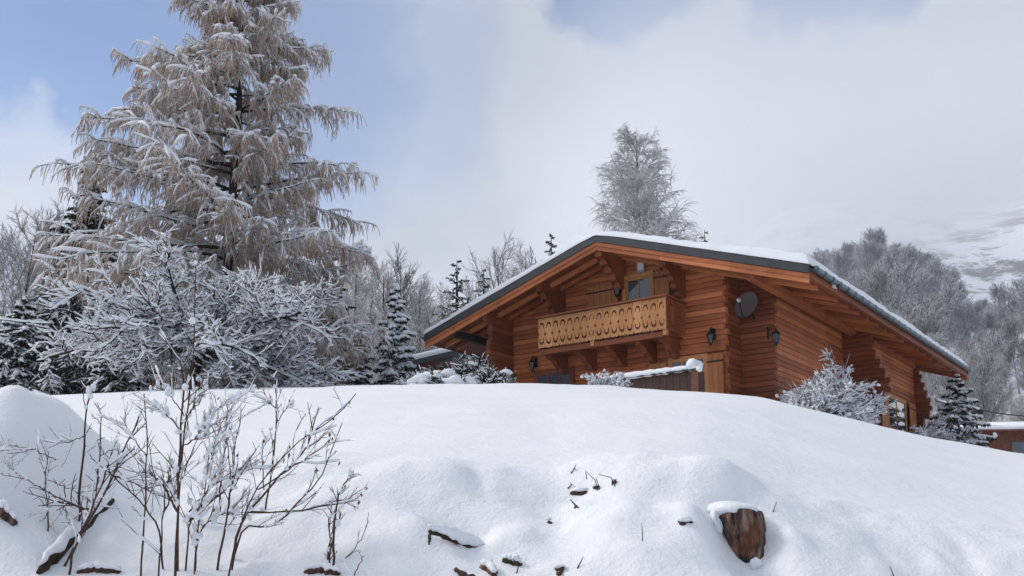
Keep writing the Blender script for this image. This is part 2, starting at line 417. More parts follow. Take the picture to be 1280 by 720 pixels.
def spawn(P, k, t0, t1, ang, sd, rng, flat=0.0, upb=0.0):
    M = len(P); t = t0 + (t1 - t0) * (np.arange(k)[None] + rng.uniform(0, 1, (M, k))) / k
    p, tg = at(P, t)
    perp = norm(np.cross(tg, rng.normal(0, 1, (M, k, 3))))
    if flat: perp = norm(perp * np.array([1, 1, 1 - flat]))
    a = np.clip(rng.normal(ang, sd, (M, k, 1)), 0.1, 2.2)
    d = norm(np.cos(a) * tg + np.sin(a) * perp + np.array([0, 0, upb]))
    return p.reshape(-1, 3), d.reshape(-1, 3), t.ravel(), np.repeat(np.arange(M), k)
def taper(M, n, r0, r1, p=1.0):
    s = np.linspace(0, 1, n)[None] ** p
    r0 = np.broadcast_to(r0, (M,))[:, None]; r1 = np.broadcast_to(r1, (M,))[:, None]
    return r0 * (1 - s) + r1 * s
def snow_on(acc, P, rs, off, rng, n=4, keep=1.0, lump=0.35):
    """snow lying along the upper side of branches"""
    if keep < 1: P = P[rng.uniform(0, 1, len(P)) < keep]
    if not len(P): return
    t = np.gradient(P, axis=1); t = norm(t); h = np.hypot(t[..., 0], t[..., 1])
    R = np.clip(h * 1.2 - 0.15, 0.12, 1) * rs * (1 + lump * rng.normal(0, 1, h.shape)).clip(0.35, 1.9)
    R[:, -1] *= 0.55
    P2 = P.copy(); P2[..., 2] += off * np.clip(h * 1.2, 0.1, 1)
    acc.tubes(P2, R, n, flat=0.72)

def conifer(root, H, W, rng, needles, dens=1.0, droop=0.45, bare=0.03, shoot=0.05, snow_r=0.0, tip=0.0):
    """spruce: trunk and whorled drooping boughs made of needle shoots"""
    tr = Acc(); tr.poly([(0, 0, -0.6), (0.0, 0.02, H * 0.4), (0.01, 0, H * 0.8), (0, 0, H)], 0.018 * H + 0.03, 0.012, 7)
    tr.build('trunk', MAT['bark'], root)
    nb = int(62 * dens * (H / 6) ** 0.6)
    s = bare + (1 - bare) * (np.arange(nb) + rng.uniform(0, 1, nb)) / nb
    s = 1 - (1 - s) ** 0.9
    z = H * s; az = np.arange(nb) * 2.4 + rng.normal(0, 0.3, nb)
    L = W * ((1 - s) ** 0.85 * (1 - tip) + 0.03 + tip * np.exp(-((1 - s) * 5) ** 2) * 0.2) * rng.uniform(0.72, 1.12, nb)
    upv = 0.45 * s - 0.12 + rng.normal(0, 0.08, nb)
    d = np.stack([np.cos(az), np.sin(az), upv], 1)
    B = grow(np.stack([0 * z, 0 * z, z], 1), d, L, 7, rng, (0, 0, -droop), 0.05)
    cr = Acc(); cr.tubes(B, taper(nb, 7, shoot * 0.8, shoot * 0.35), 4)
    p, dd, t, par = spawn(B, int(20 * dens), 0.1, 1.0, 0.95, 0.2, rng, flat=0.8, upb=-0.12)
    L2 = np.maximum(L[par] * (1.05 - t) * 0.55, 0.10) * rng.uniform(0.6, 1.1, len(par))
    S = grow(p, dd, L2, 4, rng, (0, 0, -0.4), 0.08)
    cr.tubes(S, taper(len(S), 4, shoot, shoot * 0.3), 4)
    p, dd, t, par = spawn(S, 4, 0.2, 1.0, 0.9, 0.25, rng, flat=0.5, upb=-0.2)
    S3 = grow(p, dd, np.maximum(L2[par] * 0.45, 0.07) * rng.uniform(0.6, 1.1, len(par)), 3, rng, (0, 0, -0.4), 0.1)
    cr.tubes(S3, taper(len(S3), 3, shoot * 0.8, shoot * 0.2), 3)
    cr.build('crown', needles, root)
    if snow_r:
        sn = Acc(); snow_on(sn, B, snow_r * 1.3, snow_r * 0.7, rng, 5); snow_on(sn, S, snow_r, snow_r * 0.7, rng, 5, 0.75)
        sn.build('snow', MAT['snow'], root)

def broadleaf(root, H, rng, mat, spread=0.35, n1=22, n2=9, n3=7, r=0.0, up=0.5, hang=0.0, ang=0.8, t0=0.25, snow_r=0.0, tw=0.012, onemesh=False, lean=0.0, rnd=0.0, tw_wig=0.02, narrow=0.85):
    """a bare deciduous tree with three orders of branches"""
    r0 = 0.012 * H + 0.03
    T = grow([(0, 0, -0.5)], [(lean, 0, 1)], H + 0.5, 9, rng, (0, 0, 0.3), tw_wig)
    p, d, t, _ = spawn(T, n1, t0, 0.97, ang, 0.15, rng)
    tt = (t - t0) / (1 - t0)
    L1 = H * spread * ((1 - rnd) * (1.12 - narrow * tt) + rnd * (0.55 + 0.6 * np.sin(2.6 * tt + 0.2)) * (1 - 0.35 * tt)) * rng.uniform(0.75, 1.15, len(t))
    B1 = grow(p, d, L1, 6, rng, (0, 0, up - hang * 0.3), 0.07)
    p, d, t2, par = spawn(B1, n2, 0.15, 1.0, 0.75, 0.2, rng)
    L2 = L1[par] * (0.75 - 0.4 * t2) * rng.uniform(0.6, 1.1, len(par))
    B2 = grow(p, d, L2, 5, rng, (0, 0, up * 0.6 - hang), 0.08)
    p, d, t3, par2 = spawn(B2, n3, 0.1, 1.0, 0.7, 0.25, rng)
    L3 = np.maximum(L2[par2] * 0.5, 0.18) * rng.uniform(0.6, 1.2, len(par2))
    B3 = grow(p, d, L3, 4, rng, (0, 0, up * 0.3 - hang * 1.6), 0.1)
    tr = Acc(); tr.tubes(T, taper(1, 9, r0, 0.02), 7)
    cr = tr if onemesh else Acc()
    cr.tubes(B1, taper(len(B1), 6, np.clip(L1 * 0.016, 0.015, 0.2), tw), 5)
    cr.tubes(B2, taper(len(B2), 5, tw * 1.9, tw * 0.9), 3)
    cr.tubes(B3, taper(len(B3), 4, tw * 1.1, tw * 0.6), 3)
    if onemesh: return tr
    tr.build('trunk', MAT['bark'], root); cr.build('crown', mat, root)
    if snow_r:
        sn = Acc()
        snow_on(sn, B1, snow_r * 1.2, snow_r * 0.8, rng); snow_on(sn, B2, snow_r, snow_r * 0.7, rng); snow_on(sn, B3, snow_r * 0.8, snow_r * 0.6, rng, 3, 0.85)
        sn.build('snow', MAT['snow'], root)

def base(px, dist, sink=0.0):
    """foot of a thing seen in photo column px at a forward distance"""
    p = pt(px, 500, dist); return (p[0], p[1], ground(p[0], p[1]) - sink)

# ------------------------------------------------------------------ the chalet (own axes: x along the gable, y into depth, z from the apex)
AZ = math.radians(37.3)
HD = np.array([math.sin(AZ), math.cos(AZ), 0]); HA = np.array([math.cos(AZ), -math.sin(AZ), 0]); HUP = np.array([0, 0, 1.0])
HO = pt(745, 293, 29.0); HR = np.array([HA, HD, HUP])
ZG = 4.3; HZ = HO[2] - ZG
def hY(px, row, y0):
    r = pt(px, row, 1.0); t = (HO @ HD + y0) / (r @ HD); return HR @ (r * t - HO)
def hX(px, row, x0):
    r = pt(px, row, 1.0); t = (HO @ HA + x0) / (r @ HA); return HR @ (r * t - HO)
def h2w(p): return HO + HR.T @ np.array(p, float)
def roofz(x): return -0.307 * abs(x) if x < 0 else -0.332 * x
XL, XR, YD = -6.94, 6.47, 17.9
house = empty('log_chalet', (HO[0], HO[1], ZG), -AZ, 'large orange-brown log chalet with broad snow-covered roof and carved balcony', 'house')
def hp(acc, name, mat, parent=house, smooth=False, label=None):
    o = acc.build(name, MAT[mat] if isinstance(mat, str) else mat, parent, smooth)
    if parent is house: o.location = (0, 0, HZ)
    if label: o['label'] = label
    return o
hr = np.random.default_rng(11)
CH = 0.165                                          # height of a log course
def log_profile(t):
    h = CH - 0.004
    return [(0, 0.002), (-0.018, 0.014), (-0.026, h * 0.45), (-0.019, h - 0.014), (0, h), (t, h), (t + 0.019, h - 0.014), (t + 0.026, h * 0.45), (t + 0.018, 0.014), (t, 0.002)]
def log_wall_x(acc, y, zfun, zmin, zmax, t=0.14):
    """courses lying along x; zfun(z) -> (x0, x1) or None"""
    k = 0; z = zmin
    while z < zmax:
        r = zfun(z, k)
        if r and r[1] - r[0] > 0.05:
            acc.prism([(y + a, z + b) for a, b in log_profile(t)], 0, r[0], r[1], hr.uniform(-1, 1))
        z += CH; k += 1
def log_wall_y(acc, x, y0, y1, zmin, zmax, t=0.14, jit=0.0):
    z = zmin
    while z < zmax:
        acc.prism([(x - t + a, z + b) for a, b in log_profile(t)], 1, y0 - hr.uniform(0, jit), y1, hr.uniform(-1, 1)); z += CH
ZB = -6.4
# front gable wall
a = Acc()
def front(z, k):
    lim = lambda s, X: min(abs(X), max(0, (-z - 0.36 - 0.02) / s))
    x0 = -lim(0.307, -4.36); x1 = lim(0.332, 3.4)
    if x1 > 3.3: x1 = 3.36 + (0.05 if k % 2 else 0.0) + hr.uniform(-0.02, 0.05)
    return (x0, x1)
log_wall_x(a, 1.6, front, ZB, -0.3); hp(a, 'front_wall', 'log_x')
# recess, widened flank, its log-end corners
a = Acc(); log_wall_y(a, 3.4, 1.76, 2.6, ZB, -1.3); hp(a, 'recess_wall', 'beam_shade_y')  # same logs as the front, shade of the recess put into the colour
a = Acc(); log_wall_x(a, 2.6, lambda z, k: (3.42, 4.42 + (0.06 if k % 2 else 0) + hr.uniform(-0.02, 0.05)), ZB, -1.55); hp(a, 'cross_wall', 'beam_shade_x')  # cross walls: overhang shade painted in by the darker wood
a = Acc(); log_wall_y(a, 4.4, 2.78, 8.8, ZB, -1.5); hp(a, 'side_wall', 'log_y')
def corbel(pxs, y):
    q = [hY(p[0], p[1], y) for p in pxs]; q.sort(key=lambda v: v[2])
    zs = [v[2] for v in q]; xs = [v[0] for v in q]
    return lambda z: float(np.interp(z + CH / 2, zs, xs))
c3 = corbel([(1087, 405), (1089, 415), (1093, 440), (1103, 460), (1113, 478), (1112, 487), (1103, 497), (1098, 515), (1097, 535)], 8.8)
a = Acc(); log_wall_x(a, 8.8, lambda z, k: (4.42, c3(z) + (0.05 if k % 2 else -0.04)), ZB, -1.75); hp(a, 'cross_wall', 'beam_shade_x')
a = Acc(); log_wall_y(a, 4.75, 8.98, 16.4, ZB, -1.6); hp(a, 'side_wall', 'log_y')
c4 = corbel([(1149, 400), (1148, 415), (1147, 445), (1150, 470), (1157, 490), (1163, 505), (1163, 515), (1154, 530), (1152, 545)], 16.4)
a = Acc(); log_wall_x(a, 16.4, lambda z, k: (4.3, c4(z) + (0.05 if k % 2 else -0.04)), ZB, -1.8); hp(a, 'cross_wall', 'beam_shade_x')
# far sides (seen only from elsewhere)
a = Acc(); log_wall_y(a, -4.36, 1.62, 16.5, ZB, -1.75); hp(a, 'side_wall', 'log_y')
a = Acc(); log_wall_x(a, 16.42, lambda z, k: (-min(4.5, max(0, (-z - 0.4) / 0.307)), min(4.28, max(0, (-z - 0.4) / 0.332))), ZB, -0.3); hp(a, 'back_wall', 'log_x')
# left wing: side wall carried forward under the roof
a = Acc(); z = ZB
while z < -1.72:
    f = 0.42 + hr.uniform(-0.03, 0.04) - (0.16 if z > -2.1 else 0) - (0.12 if -3.1 < z < -2.7 else 0)
    a.prism([(-4.36 - 0.14 + p, z + q) for p, q in log_profile(0.14)], 1, f, 1.58, hr.uniform(-1, 1)); z += CH
hp(a, 'wing_wall', 'beam_shade_y')  # darker than the side wall it continues: its shade is in the colour

# roof -------------------------------------------------------------
roof = empty('roof'); roof.parent = house; roof.location = (0, 0, HZ)
def slab(acc, x0, x1, top, bot, y0, y1, nx=1):
    V = []
    for y in (y0, y1):
        for (x, o) in ((x0, bot), (x1, bot), (x1, top), (x0, top)): V.append((x, y, roofz(x) + o))
    acc.add(V, [(0,1,2,3),(7,6,5,4),(0,4,5,1),(1,5,6,2),(2,6,7,3),(3,7,4,0)], a=hr.uniform(-1, 1))
e0 = 1e-6
a = Acc()                                            # soffit boards run across the rafters
for (xa, xb) in ((XL + 0.05, -e0), (e0, XR - 0.05)):
    n = 34
    for i in range(n):
        p = xa + (xb - xa) * i / n; q = xa + (xb - xa) * (i + 1) / n
        slab(a, p + 0.004, q - 0.004, -0.27, -0.30 - 0.004 * (i % 2), 0.06, YD - 0.06)
hp(a, 'soffit', 'beam_shade_y', roof)
a = Acc()
for (xa, xb) in ((XL + 0.06, -e0), (e0, XR - 0.06)): slab(a, xa, xb, -0.02, -0.262, 0.03, YD - 0.03)
hp(a, 'roof_deck', 'flashing', roof)
a = Acc()                                            # rafters
for y in (0.72, 1.28):
    slab(a, XL + 0.25, -0.12, -0.306, -0.44, y, y + 0.11); slab(a, 0.12, XR - 0.25, -0.306, -0.44, y, y + 0.11)
for y in np.arange(2.9, 17.2, 0.95):
    slab(a, XL + 0.25, -4.52, -0.306, -0.42, y, y + 0.10); slab(a, 4.44, XR - 0.25, -0.306, -0.42, y, y + 0.10)
hp(a, 'rafters', 'log_x', roof)
for (y0, y1) in ((0.0, 0.058), (YD - 0.058, YD)):    # wooden barge boards and the dark metal edge above them
    for (xa, xb) in ((XL, -e0), (e0, XR)):
        a = Acc(); n = 3
        for i in range(n):
            p = xa + (xb - xa) * i / n; q = xa + (xb - xa) * (i + 1) / n
            slab(a, p + 0.002, q - 0.002, -0.235, -0.49, y0, y1)
        slab(a, xa, xb, -0.24, -0.36, y0 - 0.026 if y0 == 0 else y1 + 0.002, y0 - 0.002 if y0 == 0 else y1 + 0.026)
        hp(a, 'barge_board', 'log_x', roof)
        a = Acc(); slab(a, xa - (0.03 if xa < 0 else 0), xb + (0.03 if xa >= 0 else 0), 0.0, -0.23, y0 - 0.05 if y0 == 0 else y1 + 0.003, y0 - 0.003 if y0 == 0 else y1 + 0.05)
        hp(a, 'metal_edge', 'flashing', roof)
for x, nm in ((XL + 0.0, 'eave_board'), (XR - 0.05, 'eave_board')):
    a = Acc(); a.box((x, 0.07, roofz(x) - 0.33), (x + 0.05, YD - 0.07, roofz(x) - 0.05)); hp(a, nm, 'beam_shade_y', roof)
for sx, x in ((1, XR), (-1, XL)):                    # gutters with brackets
    a = Acc(); n = 9; th = np.linspace(math.pi, 2 * math.pi, n)
    prof = [(x + sx * 0.10 + 0.105 * math.cos(t), roofz(x) - 0.06 + 0.105 * math.sin(t)) for t in th]
    prof += [(x + sx * 0.10 + 0.097 * math.cos(t), roofz(x) - 0.06 + 0.097 * math.sin(t)) for t in th[::-1]]
    m_ = len(prof); V = [(p, y, q) for y in (-0.02, YD + 0.02) for p, q in prof]
    a.add(V, [(k, (k + 1) % m_, m_ + (k + 1) % m_, m_ + k) for k in range(m_)])
    g = hp(a, 'gutter', 'gutter_metal', roof)
    b_ = Acc()
    for y in np.arange(0.15, YD, 0.62):
        V = [(x + sx * 0.10 + 0.122 * math.cos(t), y + dy, roofz(x) - 0.06 + 0.122 * math.sin(t)) for dy in (-0.03, 0.03) for t in th]
        b_.add(V, [(k, k + 1, n + k + 1, n + k) for k in range(n - 1)])
        b_.box((x + (0 if sx > 0 else -0.2), y - 0.03, roofz(x) - 0.06), (x + (0.2 if sx > 0 else 0), y + 0.03, roofz(x) - 0.035))
    hp(b_, 'gutter_brackets', 'flashing', g).location = (0, 0, 0)
# snow on the roof: one soft-edged sheet
xs = np.concatenate([[XL - 0.06], np.linspace(XL - 0.045, XL + 0.25, 7), np.linspace(XL + 0.4, XR - 0.4, 110), np.linspace(XR - 0.25, XR + 0.045, 7), [XR + 0.06]])
ys = np.concatenate([[-0.07], np.linspace(-0.06, 0.2, 7), np.linspace(0.4, YD - 0.4, 130), np.linspace(YD - 0.2, YD + 0.05, 7), [YD + 0.06]])
X, Y = np.meshgrid(xs, ys)
dx = np.minimum(X - xs[0], xs[-1] - X); dy = np.minimum(Y - ys[0], ys[-1] - Y); dd = np.minimum(dx, dy)
R_ = 0.17; th = np.sqrt(np.clip(1 - (1 - np.clip(dd / R_, 0, 1)) ** 2, 0, 1))
rz = np.where(X < 0, -0.307 * np.abs(X), -0.332 * X); rz = rz - 0.05 * np.exp(-(X / 0.5) ** 2)
thick = 0.19 + 0.10 * sstep(X, 2.5, 6.3) + 0.035 * fbm(X * 0.8, Y * 0.8, 3) + 0.02 * fbm(X * 3, Y * 3, 2)
a = Acc(); nx, ny = len(xs), len(ys)
i = np.arange(ny - 1)[:, None] * nx; j = np.arange(nx - 1)[None]
Q = np.stack([i + j, i + j + 1, i + nx + j + 1, i + nx + j], -1).reshape(-1, 4)
edge = 0.012 * fbm(X * 2.2, Y * 2.2, 3)
a.add(np.stack([X, Y + edge * (dy < 0.05), rz + 0.012 + thick * th], -1), Q)
a.add(np.stack([X, Y, np.where(X < 0, -0.307 * np.abs(X), -0.332 * X) + 0.006], -1), Q[:, ::-1])
hp(a, 'roof_snow', 'snow', roof, True)

# purlins and carved brackets on the gable ------------------------------
def bracket(x, y_out, w, drop, steps, mat='beam_shade_y', top=None):
    top = roofz(x) - 0.31 if top is None else top
    pts = [(1.62, top), (y_out, top)]; 
    for k in range(steps):
        ya = y_out + (1.45 - y_out) * k / steps; zb = top - 0.30 - (drop - 0.30) * (k / max(1, steps - 1)) if steps > 1 else top - drop
        pts += [(ya, zb + 0.05), (ya + 0.05, zb)] if k else [(ya, zb)]
        yn = y_out + (1.45 - y_out) * (k + 1) / steps
        pts += [(yn, zb)]
    pts += [(1.62, pts[-1][1])]
    a = Acc(); a.prism(pts[::-1], 0, x - w / 2, x + w / 2, hr.uniform(-1, 1)); hp(a, 'purlin_bracket', mat)
bracket(0.0, 0.10, 0.24, 1.05, 5, top=-0.36)
bracket(-2.3, 0.20, 0.22, 1.15, 5)
bracket(2.05, 0.30, 0.22, 1.0, 5)
a = Acc(); a.box((4.68, 0.25, roofz(4.8) - 0.60), (4.90, 16.6, roofz(4.8) - 0.345)); hp(a, 'purlin', 'log_y')
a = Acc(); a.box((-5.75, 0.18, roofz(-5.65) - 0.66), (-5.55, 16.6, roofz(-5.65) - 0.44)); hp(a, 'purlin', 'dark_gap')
a = Acc(); a.box((-4.54, 0.10, roofz(-4.45) - 0.60), (-4.34, 1.5, roofz(-4.45) - 0.30)); hp(a, 'purlin', 'beam_shade_y')

# balcony ------------------------------------------------------------------
BX0, BX1, BY, BT, BB = -2.42, 2.13, 0.35, -2.19, -3.17
balc = empty('balcony'); balc.parent = house; balc.location = (0, 0, HZ)
def board_mesh(w, h):
    """one balustrade board with two scroll cut-outs, a heart-shaped notch and a shaped foot"""
    cu = bpy.data.curves.new('board_outline', 'CURVE'); cu.dimensions = '2D'; cu.fill_mode = 'BOTH'; cu.extrude = 0.012
    def add(pts):
        sp = cu.splines.new('POLY'); sp.points.add(len(pts) - 1)
        for q, (x, y) in zip(sp.points, pts): q.co = (x, y, 0, 1)
        sp.use_cyclic_u = True
    g = 0.004
    add([(g, 0.05), (w * 0.2, 0.0), (w * 0.4, 0.035), (w * 0.5, 0.0), (w * 0.6, 0.035), (w * 0.8, 0.0), (w - g, 0.05), (w - g, h * 0.42), (w - 0.035, h * 0.45), (w - 0.035, h * 0.49), (w - g, h * 0.52), (w - g, h), (g, h), (g, h * 0.52), (0.035, h * 0.49), (0.035, h * 0.45), (g, h * 0.42)])
    def scroll(cx, cyy, r, a0, a1, flip=1):
        o, n = [], []
        for k in range(15):
            s = k / 14; t = math.radians(a0 + (a1 - a0) * s); wd = 0.50 * max(0.0, math.sin(math.pi * min(1, 0.10 + s * 0.92))) ** 0.7 + 0.03
            rr = 0.84 - 0.22 * s
            o.append((cx + (rr + wd / 2) * r * math.cos(t), cyy + flip * (rr + wd / 2) * r * 1.45 * math.sin(t)))
            n.append((cx + (rr - wd / 2) * r * math.cos(t), cyy + flip * (rr - wd / 2) * r * 1.45 * math.sin(t)))
        add(o + n[::-1])
    scroll(w * 0.51, h * 0.725, w * 0.37, 205, -60)
    scroll(w * 0.51, h * 0.265, w * 0.37, 205, -60, -1)
    tmp = bpy.data.objects.new('board_outline', cu); COL.objects.link(tmp)
    bpy.context.view_layer.update()
    me = bpy.data.meshes.new_from_object(tmp.evaluated_get(bpy.context.evaluated_depsgraph_get()))
    bpy.data.objects.remove(tmp); bpy.data.curves.remove(cu)
    V = np.array([v.co[:] for v in me.vertices]); me.calc_loop_triangles()
    T = np.array([t.vertices[:] for t in me.loop_triangles]); bpy.data.meshes.remove(me)
    return V, T
nb = 17; bw = (BX1 - BX0) / nb; BV, BTri = board_mesh(bw, BT - BB - 0.02)
a = Acc()
for k in range(nb):
    V = np.stack([BX0 + k * bw + BV[:, 0], BY + 0.012 - BV[:, 2], BB + BV[:, 1] + hr.uniform(-0.006, 0.006)], -1); a.add(V, None, BTri, a=hr.uniform(-1, 0.6))
hp(a, 'railing_boards', 'board_z', balc)
ns = 5; sw = (1.56 - BY) / ns; SV, STri = board_mesh(sw, BT - BB - 0.02)
for x in (BX1, BX0):
    a = Acc()
    for k in range(ns):
        a.add(np.stack([x - 0.012 + SV[:, 2], BY + 0.03 + k * sw * 0.97 + SV[:, 0] * 0.97, BB + SV[:, 1]], -1), None, STri, a=hr.uniform(-1, 1))
    hp(a, 'railing_boards', 'beam_shade_y', balc)  # same boards as the front railing, side shade painted in with darker wood
a = Acc(); a.box((BX0 - 0.08, BY - 0.07, BT), (BX1 + 0.08, BY + 0.10, BT + 0.05)); a.box((BX1 - 0.08, BY + 0.102, BT + 0.002), (BX1 + 0.06, 1.55, BT + 0.052))
a.box((BX0 - 0.06, BY + 0.102, BT + 0.002), (BX0 + 0.08, 1.55, BT + 0.052)); hp(a, 'handrail', 'beam_shade_x', balc)
a = Acc(); a.box((BX0, BY + 0.03, BT - 0.16), (BX1 - 0.03, BY + 0.08, BT - 0.06)); a.box((BX0, BY + 0.03, BB + 0.2), (BX1 - 0.03, BY + 0.08, BB + 0.3)); hp(a, 'rail_beam', 'beam_shade_x', balc)
for x in (BX1 - 0.07, -0.42):
    a = Acc(); a.box((x - 0.06, BY + 0.026, BB - 0.15), (x + 0.06, BY + 0.15, BT - 0.002)); hp(a, 'post', 'board_z', balc)
a = Acc()
for k in range(9): a.box((BX0 + 0.02, BY + 0.16 + k * 0.14, BB - 0.06), (BX1 - 0.1, BY + 0.295 + k * 0.14, BB - 0.02), hr.uniform(-1, 1))
a.box((BX0 + 0.05, BY + 0.05, BB - 0.19), (BX1 - 0.14, BY + 0.155, BB - 0.03)); hp(a, 'floor', 'beam_shade_x', balc)
for x in (-2.2, -1.1, 0.0, 1.05, 1.85):
    a = Acc(); a.prism([(1.6, BB - 0.07), (BY + 0.2, BB - 0.07), (BY + 0.2, BB - 0.26), (BY + 0.55, BB - 0.33), (BY + 0.6, BB - 0.45), (BY + 0.9, BB - 0.52), (BY + 0.95, BB - 0.66), (1.6, BB - 0.68)][::-1], 0, x - 0.09, x + 0.09); hp(a, 'joist', 'beam_shade_y', balc)

# openings -------------------------------------------------------------------
def window(name, ax, plane, a0, a1, z0, z1, cols, rows, fw=0.08, out=0.07, wood='board_z', door=False):
    """frame, sash bars and pane standing on the wall face; ax 'x': faces -y at y=plane, ax 'y': faces +x at x=plane"""
    def bx(acc, p, q, lo, hi, zz0, zz1):
        if ax == 'x': acc.box((p, plane - hi, zz0), (q, plane - lo, zz1))
        else: acc.box((plane + lo, p, zz0), (plane + hi, q, zz1))
    f = Acc(); bx(f, a0, a0 + fw, 0.0, out, z0, z1); bx(f, a1 - fw, a1, 0.0, out, z0, z1)
    bx(f, a0 + fw, a1 - fw, 0.0, out, z1 - fw, z1); bx(f, a0 + fw, a1 - fw, 0.0, out, z0, z0 + fw)
    fo = hp(f, name, wood)
    g = Acc(); bx(g, a0 + fw, a1 - fw, 0.03, 0.042, z0 + fw, z1 - fw); hp(g, 'pane', 'window_glass', fo)
    s = Acc(); iw = a1 - a0 - 2 * fw; ih = z1 - z0 - 2 * fw
    for c in range(1, cols): bx(s, a0 + fw + iw * c / cols - 0.02, a0 + fw + iw * c / cols + 0.02, 0.043, 0.06, z0 + fw, z1 - fw)
    for r in range(1, rows): bx(s, a0 + fw, a1 - fw, 0.0435, 0.058, z0 + fw + ih * r / rows - 0.014, z0 + fw + ih * r / rows + 0.014)
    for c in (0.012,): 
        bx(s, a0 + fw, a0 + fw + 0.05, 0.044, 0.066, z0 + fw, z1 - fw); bx(s, a1 - fw - 0.05, a1 - fw, 0.044, 0.066, z0 + fw, z1 - fw)
        bx(s, a0 + fw + 0.05, a1 - fw - 0.05, 0.044, 0.066, z1 - fw - 0.05, z1 - fw)
    hp(s, 'sash', wood, fo)
    return fo
def shutter(ax, plane, a0, a1, z0, z1, n=4, label=None, hinge=True, out=0.10):
    s = Acc(); w = (a1 - a0) / n
    for k in range(n):
        p, q = a0 + k * w + 0.004, a0 + (k + 1) * w - 0.004
        if ax == 'x': s.box((p, plane - out - 0.03, z0), (q, plane - out, z1), hr.uniform(-1, 0.7))
        else: s.box((plane + out, p, z0), (plane + out + 0.03, q, z1), hr.uniform(-1, 0.7))
    so = hp(s, 'shutter', 'shutter_z', label=label)
    if hinge:
        h = Acc()
        for zz in ((z1 - 0.22), (z0 + 0.25)):
            if ax == 'x': h.box((a0 - 0.04, plane - out - 0.046, zz - 0.022), (a1 + 0.02, plane - out - 0.031, zz + 0.022))
            else: h.box((plane + out + 0.031, a0, zz - 0.02), (plane + out + 0.045, a1, zz + 0.02))
        hp(h, 'hinge_strap', 'iron', so)
window('balcony_door', 'x', 1.56, 0.03, 1.15, -3.15, -0.98, 2, 2, 0.13, 0.12)
shutter('x', 1.56, 1.18, 1.68, -3.15, -1.02, 3)
shutter('x', 1.56, -1.25, -0.12, -3.15, -1.12, 5)
window('window', 'x', 1.56, -3.42, -1.85, -5.0, -3.62, 3, 3, 0.10, wood='beam_shade_x')
window('glazed_door', 'x', 1.56, 1.55, 2.86, -6.0, -3.78, 3, 5, 0.10)
shutter('x', 1.56, 2.88, 3.36, -6.0, -3.84, 3)
shutter('x', 1.56, 0.95, 1.53, -6.0, -3.90, 3)
a = Acc(); a.box((1.2, 1.50, -3.74), (3.40, 1.57, -3.55)); hp(a, 'lintel', 'log_x')
p0 = hX(1107, 503, 4.80); p1 = hX(1131, 511, 4.80)
window('window', 'y', 4.79, p0[1], p1[1], -5.05, -3.72, 2, 3, 0.09)
ww = (p1[1] - p0[1])
shutter('y', 4.79, p0[1] - 0.9, p0[1] - 0.02, -5.1, -3.70, 4, hinge=False); shutter('y', 4.79, p1[1] + 0.25, p1[1] + 1.15, -5.1, -3.75, 4)

# things fixed to the chalet ---------------------------------------------------
def hthing(name, p, label, cat, rz=0.0, group=None):
    w = h2w(p); return empty(name, tuple(w), -AZ + rz, label, cat, group)
def lantern(p, rz, label, s=1.0):
    """wall lantern: bracket plate, curved arm, hexagonal glass body, cap and finial; wall is behind (+y)"""
    t = hthing('wall_lantern', p, label, 'lantern', rz, 'black wall lanterns on the chalet')
    a = Acc(); a.box((-0.05, 0.20, -0.12), (0.05, 0.225, 0.2)); a.poly([(0, 0.21, 0.1), (0, 0.12, 0.2), (0, 0.03, 0.2), (0, 0, 0.14)], 0.014, 0.012, 6); a.poly([(0, 0.21, -0.05), (0, 0.1, 0.05), (0, 0.06, 0.19)], 0.011, 0.009, 5)
    a.build('bracket', MAT['iron'], t)
    g = Acc(); g.tubes(np.array([[(0, 0, -0.24), (0, 0, -0.02)]]), np.array([[0.055, 0.095]]), 6); g.build('glass', MAT['lantern_glass'], t, False)
    c = Acc(); c.tubes(np.array([[(0, 0, -0.02), (0, 0, 0.0), (0, 0, 0.07), (0, 0, 0.11), (0, 0, 0.15)]]), np.array([[0.125, 0.12, 0.05, 0.022, 0.018]]), 6)
    c.tubes(np.array([[(0, 0, -0.32), (0, 0, -0.29), (0, 0, -0.24)]]), np.array([[0.012, 0.03, 0.065]]), 6)
    for k in range(6):
        q = k * math.pi / 3; c.beam((0.057 * math.cos(q), 0.057 * math.sin(q), -0.24), (0.097 * math.cos(q), 0.097 * math.sin(q), -0.02), 0.016, 0.016)
    c.build('cage', MAT['iron'], t, False); t.scale = (s, s, s)
    return t
q = hY(771, 358, 1.33); lantern(q, 0, 'black lantern hanging beside the upstairs balcony door', 1.15)
q = hY(665, 453, 1.33); lantern(q, 0, 'black lantern low on the front wall near its far dark corner wing', 1.05)
q = hY(888, 418, 1.33); lantern(q, 0, 'black lantern on front wall right of the balcony, above the glazed door', 1.05)
q = hX(970, 417, 4.68); lantern(q, math.pi / 2, 'black lantern on the side wall above the round snowy bush', 1.1)
# pale box on the gable
q = hY(802, 333, 1.55); t = hthing('alarm_box', q, 'small pale box mounted high on gable wall above balcony door', 'alarm box')
a = Acc(); a.prism([(-0.12, -0.2), (0.12, -0.2), (0.13, -0.14), (0.13, 0.17), (0.10, 0.2), (-0.10, 0.2), (-0.13, 0.17), (-0.13, -0.14)], 1, -0.08, 0.0); a.build('case', MAT['pale_plastic'], t, False)
a = Acc(); a.box((-0.09, -0.092, -0.12), (0.09, -0.081, 0.12)); a.build('face_plate', MAT['white_plastic'], t, False)
